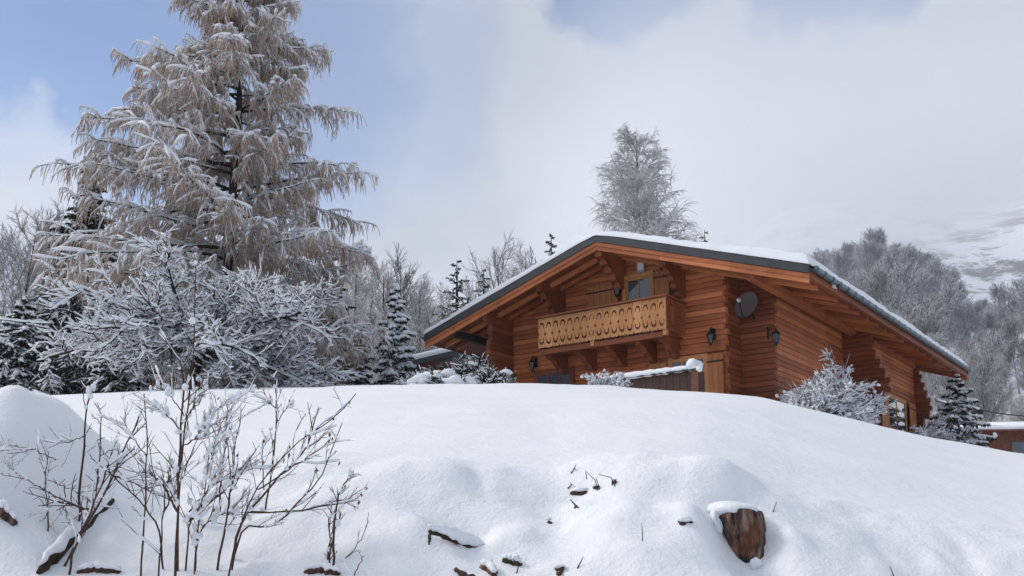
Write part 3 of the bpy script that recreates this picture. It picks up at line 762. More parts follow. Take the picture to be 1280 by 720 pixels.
# satellite dish
q = hY(934, 382, 2.2); t = hthing('satellite_dish', q, 'round dull grey satellite dish in shaded wall recess', 'satellite dish')
nz = norm(np.array([-0.12, -0.90, 0.25])); e1 = norm(np.cross(nz, [0, 0, 1])); e2 = np.cross(e1, nz)
def disc(R, depth, n=24, m=6, off=0.0):
    V = [nz * (off)]; 
    for i in range(1, m + 1):
        r = i / m
        for k in range(n):
            q = k * 2 * math.pi / n; V.append(e1 * R * r * math.cos(q) + e2 * R * 1.08 * r * math.sin(q) + nz * (off + depth * r * r))
    T = [(0, 1 + k, 1 + (k + 1) % n) for k in range(n)]; Q = [(1 + i * n + k, 1 + (i + 1) * n + k, 1 + (i + 1) * n + (k + 1) % n, 1 + i * n + (k + 1) % n) for i in range(m - 1) for k in range(n)]
    return V, Q, T
a = Acc(); V, Q, T = disc(0.38, 0.07); a.add(V, Q, T); V, Q, T = disc(0.385, 0.07, off=-0.012); a.add(V, [x[::-1] for x in Q], [x[::-1] for x in T]); a.build('dish', MAT['dish_grey'], t)
a = Acc(); hd = nz * 0.42 + e2 * -0.05; a.poly([e2 * -0.42 + nz * 0.05, e2 * -0.40 + nz * 0.2, hd], 0.016, 0.014, 6); a.build('feed_arm', MAT['iron'], t)
a = Acc(); a.tubes(np.array([[hd, hd + nz * 0.1]]), np.array([[0.05, 0.045]]), 10); a.build('receiver', MAT['white_plastic'], t)
a = Acc(); a.poly([nz * -0.01, (0.05, 0.1, -0.1), (0.05, 0.38, -0.35)], 0.03, 0.025, 7); a.build('mount', MAT['iron'], t)
# small camera under the gutter
q = hX(1040, 357, 6.42); t = hthing('security_camera', q, 'white tube camera capped with snow under side gutter', 'camera', 0.2)
a = Acc(); a.tubes(np.array([[(-0.12, 0, 0.05), (0.15, -0.12, -0.05)]]), np.array([[0.085, 0.085]]), 12); a.build('body', MAT['white_plastic'], t)
a = Acc(); a.tubes(np.array([[(0.151, -0.121, -0.051), (0.19, -0.138, -0.064)]]), np.array([[0.066, 0.066]]), 12); a.build('lens', MAT['iron'], t)
a = Acc(); a.poly([(-0.08, 0, 0.07), (-0.1, 0, 0.28)], 0.02, 0.02, 6); a.build('bracket', MAT['iron'], t)
a = Acc(); a.blob((-0.03, -0.03, 0.12), 0.10, np.random.default_rng(5), 0.2, (1.5, 1.0, 0.6)); a.build('snow', MAT['snow'], t)
# low clad terrace wall in front of the ground floor
q0 = hY(776, 476, -1.5); q1 = hY(872, 457, -1.5)
t = hthing('terrace_wall', (q0[0], -1.5, ZG - HO[2]), 'low dark reddish-brown boarded terrace wall capped with thick snow', 'terrace wall')
LX = q1[0] - q0[0]; TZ = q1[2] - (ZG - HO[2]) - 0.12
a = Acc(); k = 0; x = -0.5
while x < LX:
    a.box((x + 0.003, -0.02 + 0.006 * (k % 2), -1.2), (min(x + 0.098, LX), 0.1, TZ), hr.uniform(-1, 1)); x += 0.1; k += 1
y = 0.102
while y < 0.4: a.box((LX - 0.12, y, -1.2), (LX, y + 0.096, TZ)); y += 0.1
a.build('cladding', MAT['brown_cladding'], t, False)
a = Acc(); a.box((LX - 0.16, -0.06, -1.2), (LX + 0.03, -0.022, TZ + 0.06)); a.build('corner_post', MAT['shed_wood'], t, False)
a = Acc(); a.box((-0.55, -0.08, TZ + 0.003), (LX + 0.06, 0.16, TZ + 0.045)); a.build('coping', MAT['flashing'], t, False)
a = Acc(); rg = np.random.default_rng(8); P = np.array([[(-0.6 + (LX + 0.62) * s, 0.03, TZ + 0.08) for s in np.linspace(0, 1, 26)]])
a.tubes(P, (0.125 + 0.018 * rg.normal(0, 1, (1, 26))), 10, flat=0.75); a.build('snow', MAT['snow'], t)
for q_, r_, s_ in (((LX - 0.12, 0.02, TZ + 0.17), 0.19, (1.2, 0.85, 0.75)), ((LX + 0.05, 0.0, TZ + 0.06), 0.12, (1, 0.9, 0.8))):
    a = Acc(); a.blob(q_, r_, rg, 0.25, s_); a.build('snow_lump', MAT['snow'], t)

# ------------------------------------------------------------------ trees by name
def hgt(px, row, dist, foot): return pt(px, row, dist)[2] - foot[2]

def larch(px, dist, seed):
    rng = np.random.default_rng(seed); f = base(px, dist)
    root = empty('larch_tree', f, 0, 'tall tan-needled larch hung with snow, largest tree left of the chalet', 'larch')
    H = 20.0; lean = np.array([0.016, 0.0])
    zs = np.linspace(-0.6, H, 12); tr = Acc()
    tx = lambda z: lean[0] * z + 0.05 * np.sin(z * 0.7)
    tr.tubes(np.stack([tx(zs), 0 * zs, zs], -1)[None], np.linspace(0.27, 0.02, 12)[None] ** 1.0, 10); tr.build('trunk', MAT['bark'], root)
    nb = 106; s = (np.arange(nb) + rng.uniform(0, 1, nb)) / nb; z = 0.9 + (H - 1.3) * s ** 1.02
    prof = np.interp(z, [0.5, 2.0, 3.5, 5.2, 8.0, 11.0, 13.5, 17, 20], [4.6, 5.6, 5.7, 6.2, 5.5, 4.5, 3.1, 1.6, 0.3])
    az = np.arange(nb) * 2.39996 + rng.normal(0, 0.35, nb); L = 0.95 * prof * rng.uniform(0.6, 1.08, nb)
    lowmask = (z < 4) & (np.sin(az) < -0.55)          # the low boughs towards the small tree in front are shorter
    L = L * (1 - 0.13 * np.cos(az))
    L = np.where(lowmask, L * 0.5, L)
    d = np.stack([np.cos(az), np.sin(az), rng.normal(0.10, 0.12, nb) + 0.012 * z], 1)
    B = grow(np.stack([tx(z), 0 * z, z], 1), d, L, 9, rng, (0, 0, -0.18), 0.07)
    B[:, -2:, 2] += 0.04
    # the long boughs that reach out low on the right, and left at mid height
    ex = [(1.7, 0.15, 5.4, -0.05), (2.3, -0.25, 5.9, -0.02), (1.3, 0.5, 4.9, 0.0), (2.6, 0.55, 5.2, 0.0), (1.2, -0.5, 5.4, -0.02), (6.4, 0.1, 5.2, 0.0), (5.8, -0.4, 5.3, 0.0), (6.9, 0.5, 4.8, 0.02), (7.6, 3.0, 6.3, 0.10), (6.2, 3.3, 6.4, 0.10), (5.3, 2.8, 6.3, 0.08), (9.3, 3.2, 5.4, 0.10), (4.6, 3.4, 6.0, 0.08), (11.3, 3.0, 5.0, 0.1), (10.4, 3.45, 5.3, 0.1), (9.4, 2.75, 5.5, 0.12), (12.3, 3.3, 4.2, 0.1), (8.4, 3.5, 5.9, 0.1), (7.2, 2.7, 6.0, 0.1), (11.4, 0.1, 4.0, 0.08), (9.2, -0.2, 4.5, 0.05), (8.2, 0.35, 4.7, 0.05), (13.8, 0.2, 3.2, 0.15), (13.6, 3.1, 3.5, 0.12)]
    ez, ea, el_, eu = (np.array(q) for q in zip(*ex)); EB = grow(np.stack([tx(ez), 0 * ez, ez], 1), np.stack([np.cos(ea), np.sin(ea), eu + 0.12], 1), el_, 9, rng, (0, 0, -0.28), 0.05)
    B = np.concatenate([B, EB]); L = np.concatenate([L, el_]); nb = len(B)
    br = Acc(); br.tubes(B, taper(nb, 9, 0.022 + 0.008 * L, 0.012), 5)
    p, dd, t, par = spawn(B, 30, 0.16, 1.0, 0.95, 0.22, rng, flat=0.65)
    L2 = (L[par] * 0.17 + 0.34) * (1.15 - 0.75 * np.abs(t - 0.45)) * rng.uniform(0.5, 1.15, len(t))
    S = grow(p, dd, L2, 5, rng, (0, 0, -0.75), 0.10)
    br.tubes(S, taper(len(S), 5, 0.014, 0.007), 3); br.build('branches', MAT['bark'], root)
    ne = Acc()
    def strands(src, k, t0, lmin, lmax, r):
        p, dd, t, par = spawn(src, k, t0, 1.0, 0.9, 0.3, rng)
        dd = norm(dd * np.array([0.9, 0.9, 0.4]) + np.array([0, 0, -0.55]))
        Ls = rng.uniform(lmin, lmax, len(p)) * np.interp(t, [0, 0.7, 1], [1.0, 1.0, 0.55])
        K = grow(p, dd, Ls, 5, rng, (0, 0, -2.4), 0.10)
        tone0 = rng.normal(0.22, 0.36, len(K))
        tone = tone0[:, None] + np.linspace(0.55, -0.62, 5)[None]
        ne.tubes(K, np.linspace(1, 0.35, 5)[None] * (r * rng.uniform(0.7, 1.25, len(K)))[:, None], 3, tone)
    strands(S, 8, 0.08, 0.26, 0.74, 0.022); strands(B, 34, 0.22, 0.35, 0.9, 0.022)
    ne.build('needles', MAT['larch_needles'], root)
    sn = Acc(); snow_on(sn, B[:, 1:], 0.048, 0.035, rng, 5); snow_on(sn, S, 0.062, 0.034, rng, 4, 1.0); sn.build('snow', MAT['snow'], root)
    return root
larch(277, 34.0, 21)

def orchard(px, dist, seed):
    rng = np.random.default_rng(seed); f = base(px, dist)
    root = empty('fruit_tree', f, 0, 'low wide-spreading bare fruit tree thick with snow, in front of the larch', 'tree')
    T = grow([(0, 0, -0.5)], [(0.12, 0, 1)], 2.0, 6, rng, (0, 0, 0), 0.08)
    n = 23; p, tg = at(T, np.linspace(0.55, 0.99, n)[None]); p = p[0]
    az = np.arange(n) * 2.4 + rng.normal(0, 0.2, n); el = rng.uniform(-0.02, 0.72, n); el[:5] = (1.15, 1.3, 1.0, 0.95, 1.2)
    d = np.stack([np.cos(az) * np.cos(el), np.sin(az) * np.cos(el), np.sin(el)], 1)
    L1 = np.interp(el, [0.1, 0.6, 1.3], [4.2, 3.8, 2.7]) * rng.uniform(0.85, 1.08, n)
    B1 = grow(p, d, L1, 9, rng, (0, 0, -0.42), 0.09)
    p, d, t, par = spawn(B1, 15, 0.12, 1, 0.75, 0.2, rng, flat=0.5, upb=0.10); L2 = L1[par] * (0.52 - 0.26 * t) * rng.uniform(0.6, 1.15, len(t))
    B2 = grow(p, d, L2, 6, rng, (0, 0, -0.1), 0.18)
    p, d, t, par2 = spawn(B2, 9, 0.12, 1, 0.75, 0.25, rng, flat=0.4, upb=0.12); L3 = np.maximum(L2[par2] * 0.48, 0.2) * rng.uniform(0.5, 1.15, len(t))
    B3 = grow(p, d, L3, 5, rng, (0, 0, -0.05), 0.21)
    p, d, t, par3 = spawn(B3, 3, 0.2, 1, 0.7, 0.25, rng, flat=0.3, upb=0.15)
    B4 = grow(p, d, rng.uniform(0.1, 0.28, len(t)), 3, rng, (0, 0, 0), 0.15)
    tr = Acc(); tr.tubes(T, taper(1, 6, 0.20, 0.13), 9); tr.build('trunk', MAT['bark'], root)
    cr = Acc(); cr.tubes(B1, taper(n, 9, 0.06, 0.018), 6); cr.tubes(B2, taper(len(B2), 6, 0.026, 0.011), 4); cr.tubes(B3, taper(len(B3), 5, 0.016, 0.009), 3); cr.tubes(B4, taper(len(B4), 3, 0.010, 0.006), 3)
    cr.build('crown', MAT['bark'], root)
    sn = Acc(); snow_on(sn, B1[:, 1:], 0.065, 0.06, rng, 6); snow_on(sn, B2, 0.050, 0.046, rng, 5, 0.95); snow_on(sn, B3, 0.043, 0.036, rng, 4, 0.97); snow_on(sn, B4, 0.034, 0.028, rng, 4, 0.95)
    sn.build('snow', MAT['snow'], root)
orchard(238, 28.0, 33)

def spruce(px, dist, top, W, seed, label, mat='spruce_needles', name='spruce_tree', cat='spruce', group=None, **k):
    f = base(px, dist); root = empty(name, f, 0, label, cat, group)
    conifer(root, hgt(px, top, dist, f), W, np.random.default_rng(seed), MAT[mat], **k); return root
spruce(96, 41, 184, 4.2, 1, 'tall dark spruce standing behind the larch on its left', dens=1.5, shoot=0.075, snow_r=0.035, droop=0.7)
spruce(22, 31, 368, 2.1, 2, 'squat dark snow-dusted spruce at the left edge of the meadow', 'spruce_needles', dens=1.2, shoot=0.06, snow_r=0.05)
spruce(150, 30.5, 400, 1.9, 3, 'low dark snow-laden spruce under the left side of the fruit tree', 'spruce_needles', dens=1.1, shoot=0.06, snow_r=0.05)
spruce(345, 39, 372, 2.1, 4, 'dark spruce half hidden between the larch trunk and its low right boughs', 'spruce_needles', dens=1.1, shoot=0.07)
spruce(408, 42, 308, 3.2, 5, 'dark spruce directly right of the larch, tip just below its lowest long bough', 'spruce_needles', dens=1.1, shoot=0.07, snow_r=0.03)
spruce(492, 35, 352, 1.55, 6, 'snow-laden young spruce in the open between larch and chalet roof', 'spruce_needles', dens=1.1, shoot=0.05, snow_r=0.075)
spruce(570, 48, 318, 3.4, 7, 'slender spruce with long bare leader just above the left eave', 'spruce_snowy', dens=0.72, shoot=0.045, tip=0.0, bare=0.1, droop=0.1)
spruce(604, 52, 330, 3.2, 8, 'small dark spruce above left roof slope, right of the long-leader spruce', 'spruce_snowy', dens=0.8, shoot=0.05)
spruce(690, 50, 284, 3.4, 9, 'conifer tip poking above the roof left of the ridge', 'spruce_snowy', dens=0.95, shoot=0.04, bare=0.1, droop=0.1)
spruce(886, 62, 278, 3.8, 10, 'small conifer tip showing above right roof slope beside the birch', 'spruce_snowy', dens=0.6, shoot=0.05)
spruce(1196, 38, 468, 1.9, 12, 'small frosted dark conifer standing between chalet and far shed', 'spruce_needles', dens=0.9, shoot=0.05, snow_r=0.06, droop=0.25)
spruce(450, 38.5, 402, 1.5, 13, 'small snowy spruce crowded under the right tips of the larch', 'spruce_needles', dens=1.1, shoot=0.06, snow_r=0.05)

def bare(px, dist, top, seed, label, mat='wood_mid', name='bare_tree', cat='tree', group=None, rz=0.0, **k):
    if mat == 'wood_mid': k.setdefault('rnd', 0.55)
    f = base(px, dist); root = empty(name, f, rz, label, cat, group)
    broadleaf(root, hgt(px, top, dist, f) * 0.97, np.random.default_rng(seed), MAT[mat], **k); return root
# birch behind the roof
bare(806, 46, 138, 140, 'tall frosted birch with drooping twigs rising behind the chalet ridge', 'birch_twig', 'birch_tree', 'birch', n1=76, n2=14, n3=11, spread=0.265, narrow=0.97, rnd=0.25, ang=0.85, hang=0.5, up=0.3, t0=0.2, tw=0.013, tw_wig=0.006)
bt = 'frosted bare trees behind the garden'
bare(446, 56, 296, 41, 'pale feathery frosted tree beside the larch, right of its crown', 'birch_twig', group=bt, n1=40, n2=12, n3=9, spread=0.22, hang=0.2, ang=0.6, tw=0.013)
bare(497, 60, 318, 42, 'frosted bare tree with two upright tops above the snow-laden young spruce', 'wood_mid', group=bt, n1=26, n2=8, n3=6, spread=0.24, up=0.8, ang=0.55, tw=0.014)
bare(524, 63, 348, 43, 'thin frosted bare tree nearest the left eave tip', 'wood_mid', group=bt, n1=24, n2=8, n3=6, spread=0.24, up=0.8, ang=0.6, tw=0.014)
bare(470, 66, 330, 44, 'frosted bare tree between the feathery tree and the two-topped tree', 'wood_mid', group=bt, n1=24, n2=8, n3=6, spread=0.26, up=0.6, ang=0.6, tw=0.014)
bare(622, 64, 306, 45, 'bare twiggy tree rising behind left roof slope, the left one of the pair there', 'wood_mid', group=bt, n1=26, n2=9, n3=6, spread=0.28, up=0.7, ang=0.6, tw=0.013)
bare(655, 66, 308, 46, 'bare twiggy tree rising behind left roof slope, the right one of the pair there', 'wood_mid', group=bt, n1=26, n2=9, n3=6, spread=0.26, up=0.7, ang=0.6, tw=0.013)
bare(548, 72, 366, 47, 'low frosted tree seen just over the left eave tip', 'wood_mid', group=bt, n1=24, n2=8, n3=6, spread=0.3, tw=0.014)
for i, (px, d, top, sp) in enumerate([(430, 64, 322, 0.3), (459, 72, 312, 0.26), (484, 68, 342, 0.3), (510, 72, 334, 0.26), (536, 66, 362, 0.3), (562, 70, 356, 0.3), (592, 72, 338, 0.28), (640, 74, 318, 0.26), (676, 74, 322, 0.28)]):
    bare(px, d, top, 60 + i, 'pale frosted tree crowded in the white band between larch and chalet roof', 'birch_twig', group='frosted trees between larch and chalet', n1=26, n2=9, n3=7, spread=sp, up=0.5, ang=0.6, tw=0.016)
bare(12, 58, 262, 48, 'large frosted bare tree at the left edge behind the squat spruce', 'wood_mid', group=bt, n1=30, n2=11, n3=9, spread=0.34, tw=0.014)
bare(58, 66, 284, 49, 'frosted bare tree between the left edge tree and the tall dark spruce', 'wood_mid', group=bt, n1=28, n2=10, n3=8, spread=0.32, tw=0.014)
bare(-40, 60, 290, 50, 'frosted bare tree just outside the left edge', 'wood_mid', group=bt, n1=28, n2=9, n3=8, spread=0.34, tw=0.014)
for i, (px, d, top) in enumerate([(150, 70, 330), (215, 74, 320), (300, 72, 330), (365, 70, 325), (400, 76, 330)]):
    bare(px, d, top, 51 + i, 'frosted bare tree mostly hidden behind the larch crown', 'wood_mid', group='bare trees hidden behind the larch', n1=22, n2=8, n3=6, spread=0.32, tw=0.016)

def bush(px, dist, top, W, seed, label, n=46, k2=9, k3=6, snow_r=0.045, name='snowy_bush', low=0.15, tw=0.010):
    rng = np.random.default_rng(seed); f = base(px, dist, 0.1); root = empty(name, f, 0, label, 'bush')
    H = hgt(px, top, dist, f); az = rng.uniform(0, 6.28, n); el = np.arccos(rng.uniform(np.cos(1.45), np.cos(low), n)); el = 1.57 - el
    d = np.stack([np.cos(az) * np.cos(el), np.sin(az) * np.cos(el), np.sin(el)], 1)
    R = 1 / np.sqrt((np.cos(el) / W) ** 2 + (np.sin(el) / H) ** 2)
    B = grow(np.stack([rng.normal(0, 0.12, n), rng.normal(0, 0.12, n), 0 * az], 1), d, R * rng.uniform(0.55, 1.04, n), 7, rng, (0, 0, -0.1), 0.17)
    p, d, t, par = spawn(B, k2, 0.25, 1, 0.6, 0.2, rng); S = grow(p, d, R[par] * 0.33 * (1.2 - t) * rng.uniform(0.4, 1.3, len(t)), 5, rng, (0, 0, 0), 0.24)
    p, d, t, par = spawn(S, k3, 0.2, 1, 0.65, 0.25, rng); K = grow(p, d, rng.uniform(0.08, 0.26, len(t)) * H / 2 + 0.04, 3, rng, (0, 0, 0), 0.15)
    nl = n // 4; q = rng.integers(0, n, nl); X_ = grow(B[q, 3], B[q, 5] - B[q, 3], R[q] * rng.uniform(0.6, 0.95, nl), 7, rng, (0, 0, 0.5), 0.07)   # long bare shoots
    st = Acc(); st.tubes(X_, taper(nl, 7, tw, tw * 0.5), 3); st.tubes(B, taper(n, 7, tw * 1.6, tw * 0.7), 4); st.tubes(S, taper(len(S), 5, tw * 0.9, tw * 0.5), 3); st.tubes(K, taper(len(K), 3, tw * 0.6, tw * 0.4), 3); st.build('stems', MAT['twig_snowy'], root)
    sn = Acc(); snow_on(sn, X_, snow_r * 0.5, snow_r * 0.3, rng, 4, 0.7, 0.6); snow_on(sn, B[:, 2:], snow_r * 1.1, snow_r * 0.7, rng, 5, 0.9, 0.5); snow_on(sn, S, snow_r * 0.95, snow_r * 0.6, rng, 5, 0.85, 0.5); snow_on(sn, K, snow_r * 0.7, snow_r * 0.45, rng, 4, 0.7, 0.5)
    for q in K[rng.uniform(0, 1, len(K)) < 0.10][:, -1]: sn.blob(q, snow_r * rng.uniform(0.7, 1.5), rng, 0.3, nu=7, nv=5)
    sn.build('snow', MAT['snow'], root); return root
bush(1038, 26.5, 440, 1.5, 60, 'round twiggy bush caked in snow before the chalet side wall', n=64, k2=12, k3=7, snow_r=0.038)
bush(757, 23.9, 455, 0.62, 61, 'tiny snow-crusted bush at the end of terrace wall below the balcony', n=26, k2=7, k3=4, snow_r=0.028)
bush(1160, 36, 495, 1.0, 62, 'frosted twiggy bush at the far corner of the chalet', n=34, k2=9, k3=6, snow_r=0.03)
bush(1140, 41, 440, 1.6, 63, 'tall frosted bush seen past the far corner under the eave', n=40, k2=9, k3=6, snow_r=0.028, low=0.4)

def mound_bush(px, dist, top, W, seed, label, nblob=9, green=True):
    """evergreen shrub pressed under lumps of snow"""
    rng = np.random.default_rng(seed); f = base(px, dist, 0.15); root = empty('evergreen_shrub', f, 0, label, 'shrub'); H = hgt(px, top, dist, f)
    n = 240; az = rng.uniform(0, 6.28, n); el = np.arcsin(rng.uniform(0.02, 1, n)); d = np.stack([np.cos(az) * np.cos(el), np.sin(az) * np.cos(el), np.sin(el)], 1)
    R = 1 / np.sqrt((np.cos(el) / W) ** 2 + (np.sin(el) / H) ** 2) * rng.uniform(0.7, 0.98, n)
    B = grow(np.zeros((n, 3)) + rng.normal(0, 0.1, (n, 3)) * (1, 1, 0.2), d, R, 5, rng, (0, 0, -0.25), 0.1)
    p, dd, t, par = spawn(B, 11, 0.3, 1, 0.8, 0.2, rng); S = grow(p, dd, R[par] * 0.2 + 0.05, 4, rng, (0, 0, -0.3), 0.1)
    a = Acc(); a.tubes(B, taper(n, 5, 0.03, 0.015), 4); a.tubes(S, taper(len(S), 4, 0.032, 0.01), 3); a.build('foliage', MAT['spruce_needles'], root)
    s = Acc()
    for i in range(nblob):
        q = B[rng.integers(0, n)]; e = q[-1] * (0.93, 0.93, 0.97); 
        if e[2] < H * 0.3: continue
        q_ = Acc(); q_.blob(e, rng.uniform(0.2, 0.34) * min(1, W), rng, 0.28, (1.15, 1.15, 0.62), 14, 9); q_.build('snow_lump', MAT['snow'], root)
    snow_on(s, S, 0.03, 0.03, rng, 4, 0.35); s.build('snow', MAT['snow'], root); return root
mound_bush(552, 26.0, 465, 0.85, 70, 'evergreen shrub almost buried under rounded snow left of the chalet', 34)
mound_bush(583, 29.0, 440, 1.3, 71, 'dark evergreen shrub with scattered snow lumps under the left eave', 12)
mound_bush(612, 27.5, 456, 0.7, 72, 'small snow-capped evergreen shrub touching the left corner of the chalet', 12)
mound_bush(522, 30.0, 452, 0.8, 73, 'white-capped evergreen shrub between the young spruce and the small shed', 22)
mound_bush(268, 29.8, 474, 0.6, 74, 'low snow-buried shrub at the foot of the larch', 60)

# ------------------------------------------------------------------ far shed, hut, wires
p = base(1262, 47); t = empty('shed', (p[0], p[1], p[2]), -0.12, 'long dark red-brown shed with snowy roof at the right edge', 'shed')
zt = pt(1262, 538, 47)[2] - p[2]
a = Acc()
for k in range(26): a.box((-1.35 + k * 0.3, -0.02 + 0.012 * (k % 2), -1.5), (-1.055 + k * 0.3, 0.1, zt - 0.05), hr.uniform(-1, 1))
a.box((-1.35, 0.102, -1.5), (-1.2, 3.4, zt)); a.build('wall', MAT['shed_wood'], t, False)
a = Acc(); a.prism([(-0.5, zt - 0.12), (-0.5, zt - 0.03), (3.9, zt + 0.72), (3.9, zt + 0.6)], 0, -1.75, 6.6); ro = a.build('roof', MAT['shed_wood'], t, False)
a = Acc(); a.tubes(np.array([[(x, -0.38, zt + 0.04 + 0.02 * math.sin(x * 3)) for x in np.linspace(-1.78, 6.6, 30)]]), np.full((1, 30), 0.12), 8); a.build('snow_edge', MAT['snow'], ro); a = Acc(); a.prism([(-0.4, zt - 0.0), (-0.4, zt + 0.13), (3.92, zt + 0.92), (3.92, zt + 0.73)], 0, -1.8, 6.6); a.build('snow', MAT['snow'], ro)
window_z = zt - 0.75
a = Acc(); a.box((-0.05, -0.05, window_z - 0.5), (0.75, -0.025, window_z + 0.15)); a.build('window', MAT['window_glass'], t, False)
a = Acc(); a.blob((-0.95, -0.45, zt - 0.28), 0.13, hr, 0.2); a.build('lamp', MAT['white_plastic'], t)
c0 = pt(1226, 531, 47); c0 = c0 - np.array(p); c0 = np.array([c0[0] * math.cos(0.12) - c0[1] * math.sin(0.12), 0.35, c0[2]])
a = Acc(); a.tubes(np.array([[c0 + (0, 0, -0.4), c0 + (0, 0, 0.55)]]), np.array([[0.16, 0.16]]), 12); ch = a.build('chimney', MAT['pipe_metal'], t)
a = Acc(); a.tubes(np.array([[c0 + (0, 0, 0.552), c0 + (0, 0, 0.60), c0 + (0, 0, 0.74), c0 + (0, 0, 0.80)]]), np.array([[0.27, 0.29, 0.29, 0.2]]), 12); a.build('cowl', MAT['iron'], ch)
def cable(pts, r, mat, label, snow=0.0, sag=0.15):
    P = [pt(*q) for q in pts]; out = []
    for i in range(len(P) - 1):
        for s in np.linspace(0, 1, 14)[(1 if i else 0):]: out.append(P[i] * (1 - s) + P[i + 1] * s - np.array([0, 0, sag * 4 * s * (1 - s)]))
    out = np.array(out); c = out[0].copy(); root = empty('overhead_cable', c, 0, label, 'cable'); P = (out - c)[None]
    a = Acc(); a.tubes(P, np.full((1, P.shape[1]), r), 6); a.build('wire', MAT[mat], root)
    if snow:
        a = Acc(); a.tubes(P + np.array([0, 0, r + snow * 0.6]), snow * (1 + 0.2 * np.random.default_rng(2).normal(0, 1, (1, P.shape[1]))).clip(0.6, 1.5), 7); a.build('snow', MAT['snow'], root)
cable([(1170, 501, 40), (1224, 512, 46.9)], 0.03, 'cable_black', 'snow-loaded cable running from the small frosted conifer to the shed chimney', 0.055, 0.05)
cable([(1228, 513, 46.9), (1300, 521, 47)], 0.028, 'cable_black', 'bare black cable leading off right from the shed chimney', 0.0, 0.06)
cable([(-30, 394, 29), (64, 405, 29.5)], 0.02, 'cable_black', 'snow-loaded cable crossing the left edge towards the fruit tree', 0.04, 0.05)
# hut behind the left eave
p = base(535, 38); t = empty('garden_hut', (p[0], p[1], p[2]), 0.35, 'small dark hut with snowy sloping roof below the left eave tip', 'hut'); zt = pt(540, 446, 38)[2] - p[2]
a = Acc(); a.box((-0.8, 0, -1), (1.6, 2.2, zt - 0.15)); a.build('wall', MAT['shed_wood'], t, False)
a = Acc(); a.beam((-0.9, -0.2, zt - 0.36), (1.9, -0.2, zt + 0.5), 0.16, 0.2); a.beam((-0.9, 1.2, zt - 0.34), (1.9, 1.2, zt + 0.5), 2.6, 0.12); ro = a.build('roof', MAT['flashing'], t, False)
a = Acc(); P = np.array([[(-0.95 + 2.85 * s, -0.1, zt - 0.20 + 0.87 * s) for s in np.linspace(0, 1, 12)]]); a.tubes(P, np.full((1, 12), 0.17), 8); a.build('snow_edge', MAT['snow'], ro); a = Acc(); a.beam((-0.95, 1.3, zt - 0.20), (1.9, 1.3, zt + 0.67), 2.6, 0.2); a.build('snow', MAT['snow'], ro)

# ------------------------------------------------------------------ the misty wood on the slope
rw = np.random.default_rng(77); protos = []
for i in range(5):
    acc = broadleaf(None, 10.0, np.random.default_rng(80 + i), None, spread=(0.36, 0.40, 0.32, 0.42, 0.36)[i], n1=24, n2=10, n3=7, up=(0.6, 0.5, 0.9, 0.6, 0.7)[i], tw=0.026, ang=0.62, t0=0.3, rnd=0.85, onemesh=True)
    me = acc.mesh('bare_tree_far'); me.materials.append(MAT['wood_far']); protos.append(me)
    acc = broadleaf(None, 10.0, np.random.default_rng(90 + i), None, spread=(0.36, 0.40, 0.32, 0.42, 0.36)[i], n1=24, n2=11, n3=8, up=(0.6, 0.5, 0.9, 0.6, 0.7)[i], tw=0.016, ang=0.62, t0=0.3, rnd=0.85, onemesh=True)
    me = acc.mesh('bare_tree_near'); me.materials.append(MAT['wood_mid']); protos.append(me)
spots = []
for k in range(9000):
    r = math.sqrt(rw.uniform(66 ** 2, 275 ** 2)); u = rw.uniform(880, 1420)
    az = math.atan((u - 640) / 1204); x, y = r * math.sin(az), r * math.cos(az)
    mind = 3.2 + r * 0.012
    if all((x - a) ** 2 + (y - b) ** 2 > mind * mind for a, b, _, _ in spots): spots.append((x, y, r, u))
spots.sort(key=lambda s: s[2])
print('wood trees', len(spots))
far = []
for k, (x, y, r, u) in enumerate(spots):
    sc = rw.uniform(0.5, 1.1) * (1.0 if r > 110 else 0.8)
    near = r < 135
    me = protos[2 * rw.integers(0, 5) + (1 if near else 0)]
    z = ground(x, y) - 0.2
    if k < 260:
        o = link('bare_tree', me, None); o.location = (x, y, z); o.rotation_euler = (0, 0, rw.uniform(0, 6.28)); o.scale = (sc * 1.1, sc * 1.1, sc)
        tag(o, 'frosted bare tree in the grey wood on slope right of chalet', 'tree', 'bare trees of the hillside wood')
    else: far.append((x, y, z, rw.uniform(0, 6.28), sc))
if far:
    src = []
    for i in range(5):
        m_ = protos[2 * i]; v = np.zeros(len(m_.vertices) * 3, np.float32); m_.vertices.foreach_get('co', v); lv = np.zeros(len(m_.loops), np.int32); m_.loops.foreach_get('vertex_index', lv)
        ls = np.zeros(len(m_.polygons), np.int32); m_.polygons.foreach_get('loop_start', ls); lt = np.zeros(len(m_.polygons), np.int32); m_.polygons.foreach_get('loop_total', lt)
        q = lv[(ls[lt == 4][:, None] + np.arange(4)[None])]; src.append((v.reshape(-1, 3), q))
    A_ = Acc()
    for (x, y, z, rz, sc) in far:
        v, q = src[rw.integers(0, 5)]; c, s = math.cos(rz) * sc * 1.15, math.sin(rz) * sc * 1.15
        A_.add(np.stack([v[:, 0] * c - v[:, 1] * s + x, v[:, 0] * s + v[:, 1] * c + y, v[:, 2] * sc + z], -1), q)
    tag(A_.build('distant_wood', MAT['wood_far']), 'far upper part of the bare wood fading into mist', 'wood', kind='stuff')

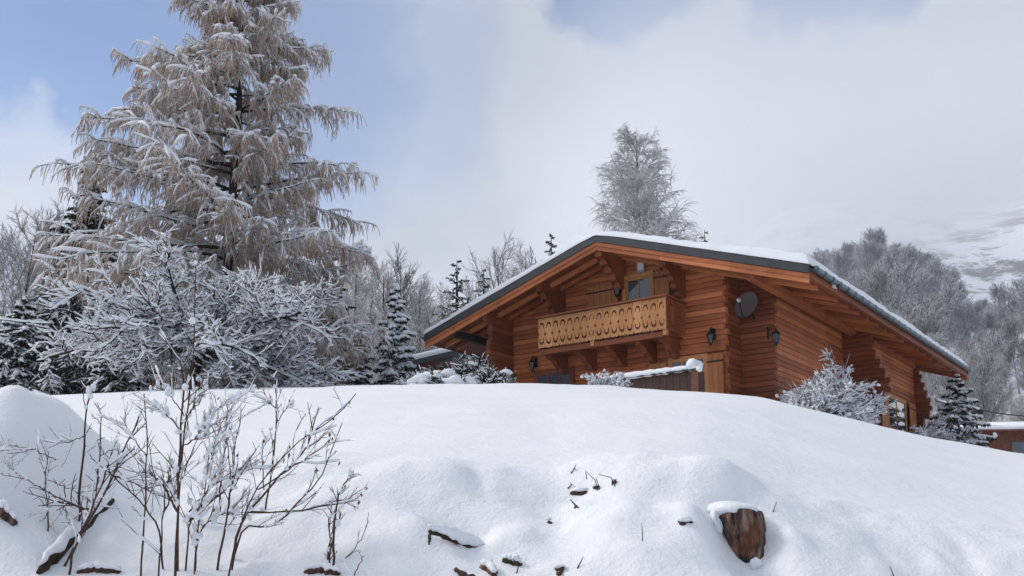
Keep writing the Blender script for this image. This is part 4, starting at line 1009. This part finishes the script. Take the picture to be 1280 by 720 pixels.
# ------------------------------------------------------------------ foreground: stump, logs, saplings
rf = np.random.default_rng(123)
simple('root_dark', (0.05, 0.026, 0.018), 0.9, 0, 0.8, 45)
def stump():
    c = pt(924, 676, 4.24); root = empty('tree_stump', c, 0, 'reddish-brown weathered stump sticking out of the snow bank', 'stump')
    prof = [(885, 640), (951, 640)]
    a = Acc(); n = 40; rows = [(-0.16, 0.055), (-0.10, 0.072), (-0.04, 0.088), (0.03, 0.098), (0.08, 0.102), (0.112, 0.104), (0.128, 0.10)]
    V = []
    for (z, r) in rows:
        for k in range(n):
            q = k * 2 * math.pi / n
            rr = r * (1 + 0.06 * math.sin(5 * q + 1) + 0.045 * math.sin(11 * q + z * 14) + 0.03 * math.sin(23 * q + 30 * z)) + rf.normal(0, 0.0015)
            V.append((rr * math.cos(q) - 0.22 * (z - 0.12) * (1 if z < 0.12 else 0) * 0.9, rr * math.sin(q), z + (0.012 * math.sin(3 * q) if z > 0.1 else 0)))
    Q = [(i * n + k, i * n + (k + 1) % n, (i + 1) * n + (k + 1) % n, (i + 1) * n + k) for i in range(len(rows) - 1) for k in range(n)]
    V.append((0, 0, 0.13)); T = [((len(rows) - 1) * n + k, (len(rows) - 1) * n + (k + 1) % n, len(V) - 1) for k in range(n)]
    a.add(V, Q, T); a.build('wood', MAT['stump_bark'], root)
    for q_, r_, o_, s_, n_ in (((-0.01, 0.055, 0.138), 0.125, 0.16, (1.02, 1.15, 0.34), (32, 20)), ((-0.105, -0.03, 0.095), 0.034, 0.5, (0.8, 0.7, 1.5), (18, 14)), ((0.045, -0.092, -0.10), 0.018, 0.5, (1, 0.6, 1.2), (14, 10))):
        s = Acc(); s.blob(q_, r_, rf, o_, s_, *n_); s.build('snow', MAT['snow'], root)
stump()

def snow_clump(root, p, r, rng):
    acc = Acc(); acc.blob(p, r, rng, 0.34, (rng.uniform(0.7, 1.3), rng.uniform(0.6, 0.9), rng.uniform(0.8, 1.6)), 14, 10); acc.build('snow_clump', MAT['snow'], root)

def sapling(stems, dist, label, seed, r=0.006, twigs=3, clumps=0.5, name='sapling', cat='sapling', tl=0.16, leaves=0, cr=0.016):
    """stems: lists of photo points, from the ground up; side twigs and snow caught in the forks"""
    rng = np.random.default_rng(seed)
    dist = hit(stems[0][0][0], min(stems[0][0][1], 712)) - 0.03; r *= 1.3; tl *= 1.25; cr *= 1.25
    P0 = pt(stems[0][0][0], stems[0][0][1], dist); x, y = P0[0], P0[1]
    cr *= 0.42; clumps *= 0.7; r *= 0.66; twigs = int(twigs * 1.5)
    root = empty(name, (x, y, ground(x, y)), 0, label, cat, 'bare saplings in front of the bank'); O_ = np.array(root.location)
    tw = Acc(); sn = Acc(); lf = Acc()
    for si, st in enumerate(stems):
        dd = dist + rng.uniform(-0.12, 0.12)
        K = np.array([pt(px, row, dd + 0.02 * i + rng.normal(0, 0.012)) for i, (px, row) in enumerate(st)]) - O_
        if si == 0 or st[0][1] > 640: K = np.concatenate([[K[0] + (K[0] - K[1]) * 0.2 + np.array([0, 0.02, -0.16])], K])
        # smooth resample
        n = 14; s = np.linspace(0, len(K) - 1, n); i = np.minimum(s.astype(int), len(K) - 2); w = (s - i)[:, None]; C = K[i] * (1 - w) + K[i + 1] * w
        C[1:-1] = C[1:-1] * 0.6 + (C[2:] + C[:-2]) * 0.2; C[1:-1] += rng.normal(0, 0.0025, (n - 2, 3))
        rr = r * rng.uniform(0.8, 1.2) * (0.55 if si and st[0][1] < 640 else 1.0)
        R = np.linspace(rr, rr * 0.38, n) * (1 + 0.10 * rng.normal(0, 1, n)).clip(0.8, 1.3)
        tw.tubes(C[None], R[None], 7)
        if twigs:
            p, d, t, _ = spawn(C[None], twigs, 0.3, 0.96, 0.75, 0.2, rng, upb=0.25)
            L = tl * rng.uniform(0.35, 1.2, twigs) * (1.25 - 0.7 * t)
            B = grow(p, d, L, 6, rng, (0, 0, 0.15), 0.09); tw.tubes(B, taper(twigs, 6, rr * 0.42, rr * 0.2), 5)
            p2, d2, t2, _ = spawn(B, 2, 0.35, 0.95, 0.7, 0.2, rng, upb=0.2); B2 = grow(p2, d2, L.repeat(2) * 0.4 * rng.uniform(0.4, 1, len(p2)), 4, rng, (0, 0, 0), 0.1); tw.tubes(B2, taper(len(B2), 4, rr * 0.28, rr * 0.16), 4)
            for q in range(twigs):
                if rng.uniform() < clumps: snow_clump(root, p[q] + (B[q][1] - p[q]) * 0.7 + np.array([0, 0, cr * 0.5]), cr * rng.uniform(0.6, 1.25), rng)
                if rng.uniform() < clumps * 0.5: snow_clump(root, B[q][rng.integers(2, 5)] + np.array([0, 0, cr * 0.35]), cr * rng.uniform(0.35, 0.8), rng)
            for b_ in B[rng.uniform(0, 1, twigs) < 0.4]:
                sn = Acc(); snow_on(sn, b_[None], 0.0055, 0.006, rng, 6); sn.build('snow_line', MAT['snow'], root)
            sn = Acc()
            for q in range(leaves):
                e = B[rng.integers(0, twigs)][-1]; h = rng.uniform(0.014, 0.024); w_ = h * 0.3; a0 = rng.uniform(0, 3.1); ex = np.array([math.cos(a0), math.sin(a0), 0]) * w_
                bend = np.array([-math.sin(a0), math.cos(a0), 0]) * 0.006
                lf.add([e, e + ex + (0, 0, -h * 0.45), e - ex + (0, 0, -h * 0.45), e + bend + (0, 0, -h), e + bend + (0, 0, -h * 0.45)], None, [(0, 4, 1), (0, 2, 4), (4, 3, 1), (2, 3, 4)])
        if clumps > 0.3: snow_clump(root, C[-1] + np.array([0, 0, -0.006]), cr * rng.uniform(0.4, 0.8), rng)
    tw.build('stems', MAT['twig_near'], root)
    if sn.n: sn.build('snow', MAT['snow'], root)
    if lf.n: lf.build('leaves', MAT['dead_leaf'], root)
    return root

sapling([[(222, 720), (222, 640), (228, 560), (233, 520), (238, 480), (243, 430), (245, 326)], [(219, 720), (222, 620), (226, 540), (227, 490), (229, 455), (206, 420)], [(226, 590), (250, 545), (264, 520), (290, 495)], [(229, 540), (205, 515), (192, 505)], [(233, 520), (252, 500), (258, 478)], [(222, 640), (200, 600), (180, 588)], [(226, 560), (244, 548), (262, 525)], [(230, 520), (210, 490), (195, 485)]], 3.0,
        'tallest sapling, two close stems with snow wedged in their forks', 1, 0.0062, 7, 0.85, cr=0.022)
sapling([[(176, 718), (181, 640), (184, 590), (183, 530), (180, 492)], [(183, 570), (165, 545), (150, 520)], [(198, 712), (204, 640), (209, 600), (213, 585)], [(200, 660), (178, 628), (140, 595), (122, 580)], [(204, 640), (222, 610), (243, 560)]], 2.9,
        'pair of thin straight stems just left of the tallest sapling', 2, 0.0045, 5, 0.4, cr=0.014)
sapling([[(98, 628), (103, 575), (107, 520), (113, 490), (117, 484)], [(104, 545), (88, 552), (68, 555)]], 3.3, 'bud-tipped upright sapling at left, left of its twin before the mound', 3, 0.006, 5, 0.8, tl=0.1)
sapling([[(118, 627), (124, 580), (128, 525), (122, 503)], [(125, 570), (140, 562), (148, 555)]], 3.3, 'upright sapling with hooked snowy tip, right of its twin before the mound', 4, 0.0055, 4, 0.5, tl=0.1)
sapling([[(74, 712), (100, 672), (118, 640), (140, 600), (158, 555), (175, 517)], [(90, 690), (125, 610), (138, 575)], [(118, 640), (90, 630), (66, 626)], [(140, 595), (160, 600), (195, 618)]], 2.75, 'thick sapling leaning right with snow cupped at its tip', 5, 0.0085, 6, 0.6, cr=0.02)
sapling([[(270, 716), (280, 660), (288, 620), (290, 600), (293, 560), (297, 540)], [(288, 600), (285, 560), (281, 522), (300, 492), (315, 488)], [(262, 600), (266, 560), (283, 515)]], 3.05, 'sapling with a snow-filled cup at its top, right of the tallest one', 6, 0.0055, 7, 0.7, leaves=2, cr=0.018)
sapling([[(330, 640), (340, 600), (345, 550), (346, 510), (344, 484), (340, 468)], [(345, 530), (358, 510), (366, 504)], [(330, 612), (328, 565), (333, 545)], [(344, 510), (332, 500)]], 3.1, 'many-budded upright sapling with snow on its tip at the middle of the thicket', 7, 0.0052, 7, 0.75, tl=0.09, leaves=1)
sapling([[(284, 718), (300, 650), (330, 595), (370, 555), (410, 530), (445, 492)], [(300, 650), (345, 600), (385, 560), (394, 520)], [(322, 612), (372, 580), (412, 552)], [(310, 640), (370, 640), (425, 625), (445, 625)], [(300, 660), (350, 655), (400, 600), (428, 528)]], 2.95, 'arching sapling with long thin shoots reaching right across the thicket', 8, 0.0055, 7, 0.35, leaves=4, tl=0.14)
sapling([[(407, 718), (411, 680), (412, 650), (415, 622)], [(412, 690), (420, 660), (426, 640)], [(418, 650), (425, 612), (439, 592)]], 3.15, 'short knobbly sapling at the right end of the thicket', 9, 0.0055, 6, 0.5, tl=0.06)
sapling([[(420, 712), (440, 690), (455, 668), (461, 640)], [(444, 716), (452, 700), (456, 694)]], 3.0, 'single thin curved shoot right of the short knobbly sapling', 10, 0.004, 2, 0.1, tl=0.06)
sapling([[(243, 700), (250, 650), (258, 600), (262, 560)], [(275, 640), (276, 600), (282, 560), (283, 525)], [(236, 640), (262, 610), (290, 590), (311, 579)], [(250, 660), (280, 640), (312, 645)], [(236, 655), (256, 618), (272, 585)]], 3.2, 'tangled low sapling behind the cup-topped one, heavy with snow', 11, 0.0048, 8, 0.95, leaves=2, cr=0.026)
sapling([[(60, 640), (56, 600), (62, 560)], [(56, 612), (30, 598), (2, 592)], [(60, 600), (90, 612), (125, 634)], [(40, 605), (20, 622), (2, 612)], [(62, 620), (55, 650), (52, 690)], [(80, 604), (82, 640), (88, 662)], [(36, 560), (10, 558), (-4, 556)], [(70, 575), (40, 560), (10, 572)]], 3.1, 'tangle of thin dark twigs spilling from the mound at far left', 12, 0.0042, 7, 0.5, tl=0.12)

def stick(pts, dist, r0, r1, label, name='fallen_branch', snow=0.0, mat='twig_near', cat='branch', end=None):
    if dist is None: ds = [hit(x, y) - 0.5 * r0 for (x, y) in pts]
    else: ds = [dist + 0.05 * i for i in range(len(pts))]
    P = np.array([pt(x, y, d) for (x, y), d in zip(pts, ds)]); c = P[0].copy()
    root = empty(name, c, 0, label, cat); Q = P - c
    n = 16; s = np.linspace(0, len(Q) - 1, n); i = np.minimum(s.astype(int), len(Q) - 2); w = (s - i)[:, None]; C = Q[i] * (1 - w) + Q[i + 1] * w
    C[1:-1] += rf.normal(0, r0 * 0.12, (n - 2, 3))
    a = Acc(); a.tubes(C[None], (np.linspace(r0, r1, n) * (1 + 0.17 * rf.normal(0, 1, n)).clip(0.65, 1.35) * np.sin(np.linspace(0.16, math.pi - 0.25, n)) ** 0.4)[None], 12); a.build('wood', MAT[mat], root)
    if snow:
        a = Acc(); a.tubes((C + np.array([0, 0, r0 * 0.55 + snow * 0.7]))[None], (snow * 1.1 * (1 + 0.09 * rf.normal(0, 1, n))).clip(snow * 0.6, snow * 1.6)[None] * np.sin(np.linspace(0.1, math.pi - 0.2, n))[None] ** 0.6, 10)
        a.build('snow', MAT['snow'], root)
    return root
stick([(48, 716), (90, 672), (140, 625)], None, 0.030, 0.022, 'broken log leaning in the left foreground under a strip of snow', 'fallen_log', 0.022, 'bark', 'log')
stick([(-14, 635), (5, 640), (19, 655)], None, 0.024, 0.019, 'short dark log end poking out of snow at the left edge', 'fallen_log', 0.02, 'stump_bark', 'log')
stick([(236, 652), (262, 626), (290, 604), (311, 580)], hit(236, 652) - 0.03, 0.012, 0.008, 'snow-topped branch slanting up through the middle of the thicket', 'fallen_branch', 0.016)
stick([(536, 664), (560, 672), (590, 684), (609, 692)], min(hit(536, 662), hit(612, 694)) - 0.02, 0.013, 0.011, 'dark branch bridging a hollow in the snow bank', 'fallen_branch', 0.024, 'bark')
stick([(536, 682), (537, 672), (539, 660)], None, 0.009, 0.006, 'stub of dark wood at the left end of the bridging branch', 'fallen_branch', 0.0, 'bark')
stick([(600, 708), (612, 712), (618, 720)], None, 0.018, 0.016, 'reddish broken wood under the bridging branch', 'fallen_log', 0.016, 'stump_bark', 'log')
stick([(628, 700), (640, 703), (652, 706)], None, 0.018, 0.012, 'short dark stick beside the pale broken wood', 'fallen_branch', 0.015, 'bark')
stick([(570, 712), (582, 722), (600, 726)], None, 0.016, 0.016, 'dark rotten wood at the bottom of the hollow', 'fallen_log', 0.0, 'root_dark', 'log')
stick([(380, 716), (404, 713), (425, 718)], None, 0.018, 0.012, 'dark brown root showing at the foot of the short knobbly sapling', 'root', 0.014, 'root_dark', 'root')
stick([(96, 716), (118, 712), (150, 716)], None, 0.016, 0.012, 'reddish rotten wood at the bottom edge under the leaning log', 'fallen_log', 0.014, 'root_dark', 'log')
# dark roots and dead stalks poking through the top of the bank
def tuft(spots, dist, label, name, seed, r=0.0035):
    rng = np.random.default_rng(seed); dist = hit(*spots[0][0]) - 0.02; c = pt(*spots[0][0], dist); root = empty(name, c, 0, label, name.replace('_', ' ')); a = Acc(); spots = [[(q[0] + (q[0] - r_[0]) * 0.3, q[1] + (q[1] - r_[1]) * 0.3)] + st for st in spots for q, r_ in [(st[0], st[1])]]
    for st in spots:
        C = np.array([pt(x, y, dist + 0.01 * i) for i, (x, y) in enumerate(st)]) - c; a.poly(C, r, r * 0.5, 6)
    a.build('stems', MAT['twig_near'], root); return root
def hole_root(px, row, dist, w, h, label, seed):
    rng = np.random.default_rng(seed); c = pt(px, row, hit(px, row) - 0.015); root = empty('root', c, 0, label, 'root')
    a = Acc(); a.blob((0, 0.03, 0), 1.0, rng, 0.45, (w, 0.03, h), 20, 13); a.build('wood', MAT['root_dark'], root)
    s = Acc(); s.blob((0, 0.03, h * 1.15), w * 0.95, rng, 0.25, (1.3, 1.0, 0.5), 16, 11); s.build('snow', MAT['snow'], root)
tuft([[(747, 612), (744, 600), (733, 590)], [(749, 610), (745, 597)], [(733, 596), (732, 588)]], 4.35, 'two thin arching dead stalks at the top of the bank', 'dead_stalks', 1, 0.003)
tuft([[(768, 606), (764, 597), (748, 593)]], 4.35, 'curved dead stalk beside a red-brown root on the bank top', 'dead_stalk', 2, 0.0032)
tuft([[(715, 590), (718, 585), (722, 590)], [(718, 585), (720, 580)]], 4.4, 'small forked twig tip on the bank top', 'twig', 3, 0.0035)
tuft([[(711, 609), (714, 605), (716, 609)], [(714, 605), (712, 602)]], 4.3, 'small forked twig tip just under the other on the bank', 'twig', 4, 0.0035)
tuft([[(722, 634), (716, 628), (713, 624)], [(718, 645), (718, 636), (719, 630)], [(717, 640), (721, 632)]], 4.15, 'snow-dusted budded twig hanging on the bank face', 'twig', 5, 0.005)
tuft([[(646, 716), (648, 708), (641, 698)]], 3.45, 'bent dark stalk near the broken wood in the bank', 'dead_stalk', 6, 0.004)
tuft([[(723, 708), (727, 700), (729, 696)]], 3.55, 'short slanting stalk low in the bank', 'dead_stalk', 7, 0.003)
tuft([[(803, 676), (803, 664), (802, 654)]], 3.8, 'short upright stalk in smooth snow left of the stump', 'dead_stalk', 8, 0.0028)
tuft([[(967, 638), (969, 632), (971, 627)]], 4.2, 'tiny stalk in the snow right of the stump', 'dead_stalk', 9, 0.0025)
tuft([[(1117, 720), (1114, 712), (1112, 708)]], 3.9, 'tiny stalk at bottom right of the snow bank', 'dead_stalk', 10, 0.0028)
hole_root(727, 617, 4.25, 0.035, 0.018, 'dark root bared in the hollow on top of the bank', 1)
hole_root(746, 610, 4.28, 0.016, 0.010, 'red-brown root knob under the arching dead stalks', 2)
hole_root(768, 605, 4.28, 0.012, 0.018, 'red-brown root knob at the foot of the curved dead stalk', 3)
hole_root(686, 653, 4.0, 0.014, 0.016, 'dark wood tip at the mouth of a small hole in the bank', 4)
hole_root(858, 656, 3.95, 0.03, 0.022, 'dark root left of the stump under a lip of snow', 5)
hole_root(700, 716, 3.5, 0.018, 0.022, 'dark root at the bottom edge below the bank', 6)

# ------------------------------------------------------------------ sky, sun, air
SC.view_settings.exposure = 0.2
SUN_AZ, SUN_EL = math.radians(280), math.radians(42)     # sun behind the camera to the left, veiled by cloud
w = bpy.data.worlds.new('World'); SC.world = w; w.use_nodes = True; nt = w.node_tree
for n in list(nt.nodes): nt.nodes.remove(n)
out = N(nt, 'ShaderNodeOutputWorld'); sky = N(nt, 'ShaderNodeTexSky'); sky.sky_type = 'NISHITA'; sky.sun_disc = False
sky.sun_elevation = SUN_EL; sky.sun_rotation = SUN_AZ; sky.altitude = 1200; sky.air_density = 1.0; sky.dust_density = 0.4; sky.ozone_density = 1.6
bg1 = N(nt, 'ShaderNodeBackground'); bg1.inputs['Strength'].default_value = SKY_STRENGTH = 0.12
nt.links.new(mixc(nt, 1.0, sky.outputs[0], (0.70, 0.88, 1.06), 'MULTIPLY'), bg1.inputs['Color'])
tc = N(nt, 'ShaderNodeTexCoord').outputs['Generated']
wn = N(nt, 'ShaderNodeTexNoise'); wn.inputs['Scale'].default_value = 5.0; wn.inputs['Detail'].default_value = 6; wn.inputs['Roughness'].default_value = 0.6; nt.links.new(tc, wn.inputs['Vector'])
v1 = N(nt, 'ShaderNodeVectorMath', operation='SUBTRACT'); nt.links.new(wn.outputs['Color'], v1.inputs[0]); v1.inputs[1].default_value = (0.5, 0.5, 0.5)
v2 = N(nt, 'ShaderNodeVectorMath', operation='SCALE'); nt.links.new(v1.outputs[0], v2.inputs[0]); v2.inputs['Scale'].default_value = 0.26
v3 = N(nt, 'ShaderNodeVectorMath', operation='ADD'); nt.links.new(tc, v3.inputs[0]); nt.links.new(v2.outputs[0], v3.inputs[1])
v4 = N(nt, 'ShaderNodeVectorMath', operation='NORMALIZE'); nt.links.new(v3.outputs[0], v4.inputs[0]); tcw = v4.outputs[0]
def lobe(px, row, r0, r1, amp):
    d = norm(pt(px, row, 1.0)); dp = N(nt, 'ShaderNodeVectorMath', operation='DOT_PRODUCT'); nt.links.new(tcw, dp.inputs[0]); dp.inputs[1].default_value = tuple(d)
    m = N(nt, 'ShaderNodeMapRange', interpolation_type='SMOOTHSTEP'); nt.links.new(dp.outputs['Value'], m.inputs[0])
    m.inputs[1].default_value = math.cos(math.radians(r1)); m.inputs[2].default_value = math.cos(math.radians(r0)); m.inputs[3].default_value = 0; m.inputs[4].default_value = amp
    return m.outputs[0]
mp = N(nt, 'ShaderNodeMapping'); mp.inputs['Scale'].default_value = (1, 1, 1.5); nt.links.new(tc, mp.inputs['Vector'])
n1 = noise(nt, 4.0, 9, 0.58, mp.outputs['Vector']); n2 = noise(nt, 1.8, 4, 0.5, mp.outputs['Vector'])
blue = None
for L_ in (lobe(40, 80, 3, 15, 1.35), lobe(300, 40, 3, 15, 0.95), lobe(500, 110, 1, 9, 0.55), lobe(835, -62, 2, 6.2, 2.2), lobe(1060, -78, 2, 6.0, 2.2), lobe(0, 150, 1, 5, 0.25)):
    blue = L_ if blue is None else mathn(nt, 'MAXIMUM', blue, L_)
blue = mathn(nt, 'SUBTRACT', blue, lobe(10, 245, 1, 5.5, 0.8))
blue = mathn(nt, 'ADD', blue, mathn(nt, 'MULTIPLY', mathn(nt, 'SUBTRACT', n1, 0.5), 0.8))
fac = mapr(nt, blue, 0.05, 1.15, 1.0, 0.10)
cc = ramp(nt, mathn(nt, 'ADD', mathn(nt, 'MULTIPLY', n2, 0.6), mathn(nt, 'MULTIPLY', n1, 0.4)), [(0.3, (0.27, 0.31, 0.395)), (0.48, (0.345, 0.385, 0.47)), (0.66, (0.56, 0.59, 0.66))])
brt = mathn(nt, 'ADD', lobe(10, 235, 1, 8, 0.42), lobe(560, 300, 1, 14, 0.08))
cc = mixc(nt, brt, cc, (1.1, 1.1, 1.12))
sd = N(nt, 'ShaderNodeVectorMath', operation='DOT_PRODUCT'); nt.links.new(tc, sd.inputs[0])
sd.inputs[1].default_value = (math.sin(SUN_AZ) * math.cos(SUN_EL), math.cos(SUN_AZ) * math.cos(SUN_EL), math.sin(SUN_EL))
glow = mapr(nt, sd.outputs['Value'], 0.8, 1.0, 0.0, 1.0)     # cloud is brighter towards the veiled sun
cc = mixc(nt, mathn(nt, 'MULTIPLY', glow, 0.85), cc, (2.6, 2.5, 2.35))
bg2 = N(nt, 'ShaderNodeBackground'); nt.links.new(cc, bg2.inputs['Color']); bg2.inputs['Strength'].default_value = 1.0
mx = N(nt, 'ShaderNodeMixShader'); nt.links.new(fac, mx.inputs[0]); nt.links.new(bg1.outputs[0], mx.inputs[1]); nt.links.new(bg2.outputs[0], mx.inputs[2]); nt.links.new(mx.outputs[0], out.inputs['Surface'])
sl = bpy.data.lights.new('sun', 'SUN'); sl.energy = 1.35; sl.angle = math.radians(14); sl.color = (1.0, 0.96, 0.90)
so = bpy.data.objects.new('sun', sl); COL.objects.link(so)
dv = Vector((math.sin(SUN_AZ) * math.cos(SUN_EL), math.cos(SUN_AZ) * math.cos(SUN_EL), math.sin(SUN_EL)))
so.rotation_euler = dv.to_track_quat('Z', 'Y').to_euler(); so.location = (0, -20, 40)

# ------------------------------------------------------------------ air
m = bpy.data.materials.new('haze'); m.use_nodes = True; nt = m.node_tree
nt.nodes.remove(nt.nodes['Principled BSDF']); pv = N(nt, 'ShaderNodeVolumePrincipled'); pv.inputs['Density'].default_value = 0.0002; pv.inputs['Color'].default_value = (0.92, 0.95, 1.0, 1); pv.inputs['Anisotropy'].default_value = 0.0
nt.links.new(pv.outputs[0], nt.nodes['Material Output'].inputs['Volume'])
a = Acc(); a.box((-2700, -320, -6), (3100, 3100, 620)); tag(a.build('haze', m, None, False), kind='stuff')
m = bpy.data.materials.new('low_cloud'); m.use_nodes = True; nt = m.node_tree
nt.nodes.remove(nt.nodes['Principled BSDF']); pv = N(nt, 'ShaderNodeVolumePrincipled'); pv.inputs['Color'].default_value = (0.95, 0.96, 0.985, 1); pv.inputs['Anisotropy'].default_value = 0.0
nt.links.new(pv.outputs[0], nt.nodes['Material Output'].inputs['Volume'])
up, pos = upness(nt); sx = N(nt, 'ShaderNodeSeparateXYZ'); nt.links.new(pos, sx.inputs[0])
def ss(v, a_, b_, c_=0.0, d_=1.0):
    q = N(nt, 'ShaderNodeMapRange', interpolation_type='SMOOTHSTEP'); nt.links.new(v, q.inputs[0])
    for k, val in enumerate((a_, b_, c_, d_)): q.inputs[k + 1].default_value = val
    return q.outputs[0]
nz_ = noise(nt, 0.010, 5, 0.6, pos)
# a layer of cloud lying on the mountain: ragged underside, lower towards the left, thinning out at its ends
zz = mathn(nt, 'ADD', sx.outputs['Z'], mathn(nt, 'MULTIPLY', mathn(nt, 'SUBTRACT', nz_, 0.5), 110.0))
zz = mathn(nt, 'ADD', zz, ss(sx.outputs['X'], 300, 470, 0.0, -52.0))
zz = mathn(nt, 'ADD', zz, ss(sx.outputs['X'], 150, 400, 85.0, 0.0))
d_ = ss(zz, 214, 270)
for q in (ss(sx.outputs['Z'], 290, 420, 1, 0), ss(sx.outputs['X'], -20, 120), ss(sx.outputs['X'], 640, 760, 1, 0), ss(sx.outputs['Y'], 480, 540), ss(sx.outputs['Y'], 800, 900, 1, 0)): d_ = mathn(nt, 'MULTIPLY', d_, q)
nt.links.new(mathn(nt, 'MULTIPLY', mathn(nt, 'MULTIPLY', d_, mathn(nt, 'ADD', nz_, 0.25)), 0.0095), pv.inputs['Density'])
a = Acc(); a.box((-30, 470, 110), (770, 910, 440)); tag(a.build('low_cloud', m, None, False), kind='stuff')
cy.volume_bounces = 7; cy.volume_step_rate = 0.6; cy.volume_max_steps = 128
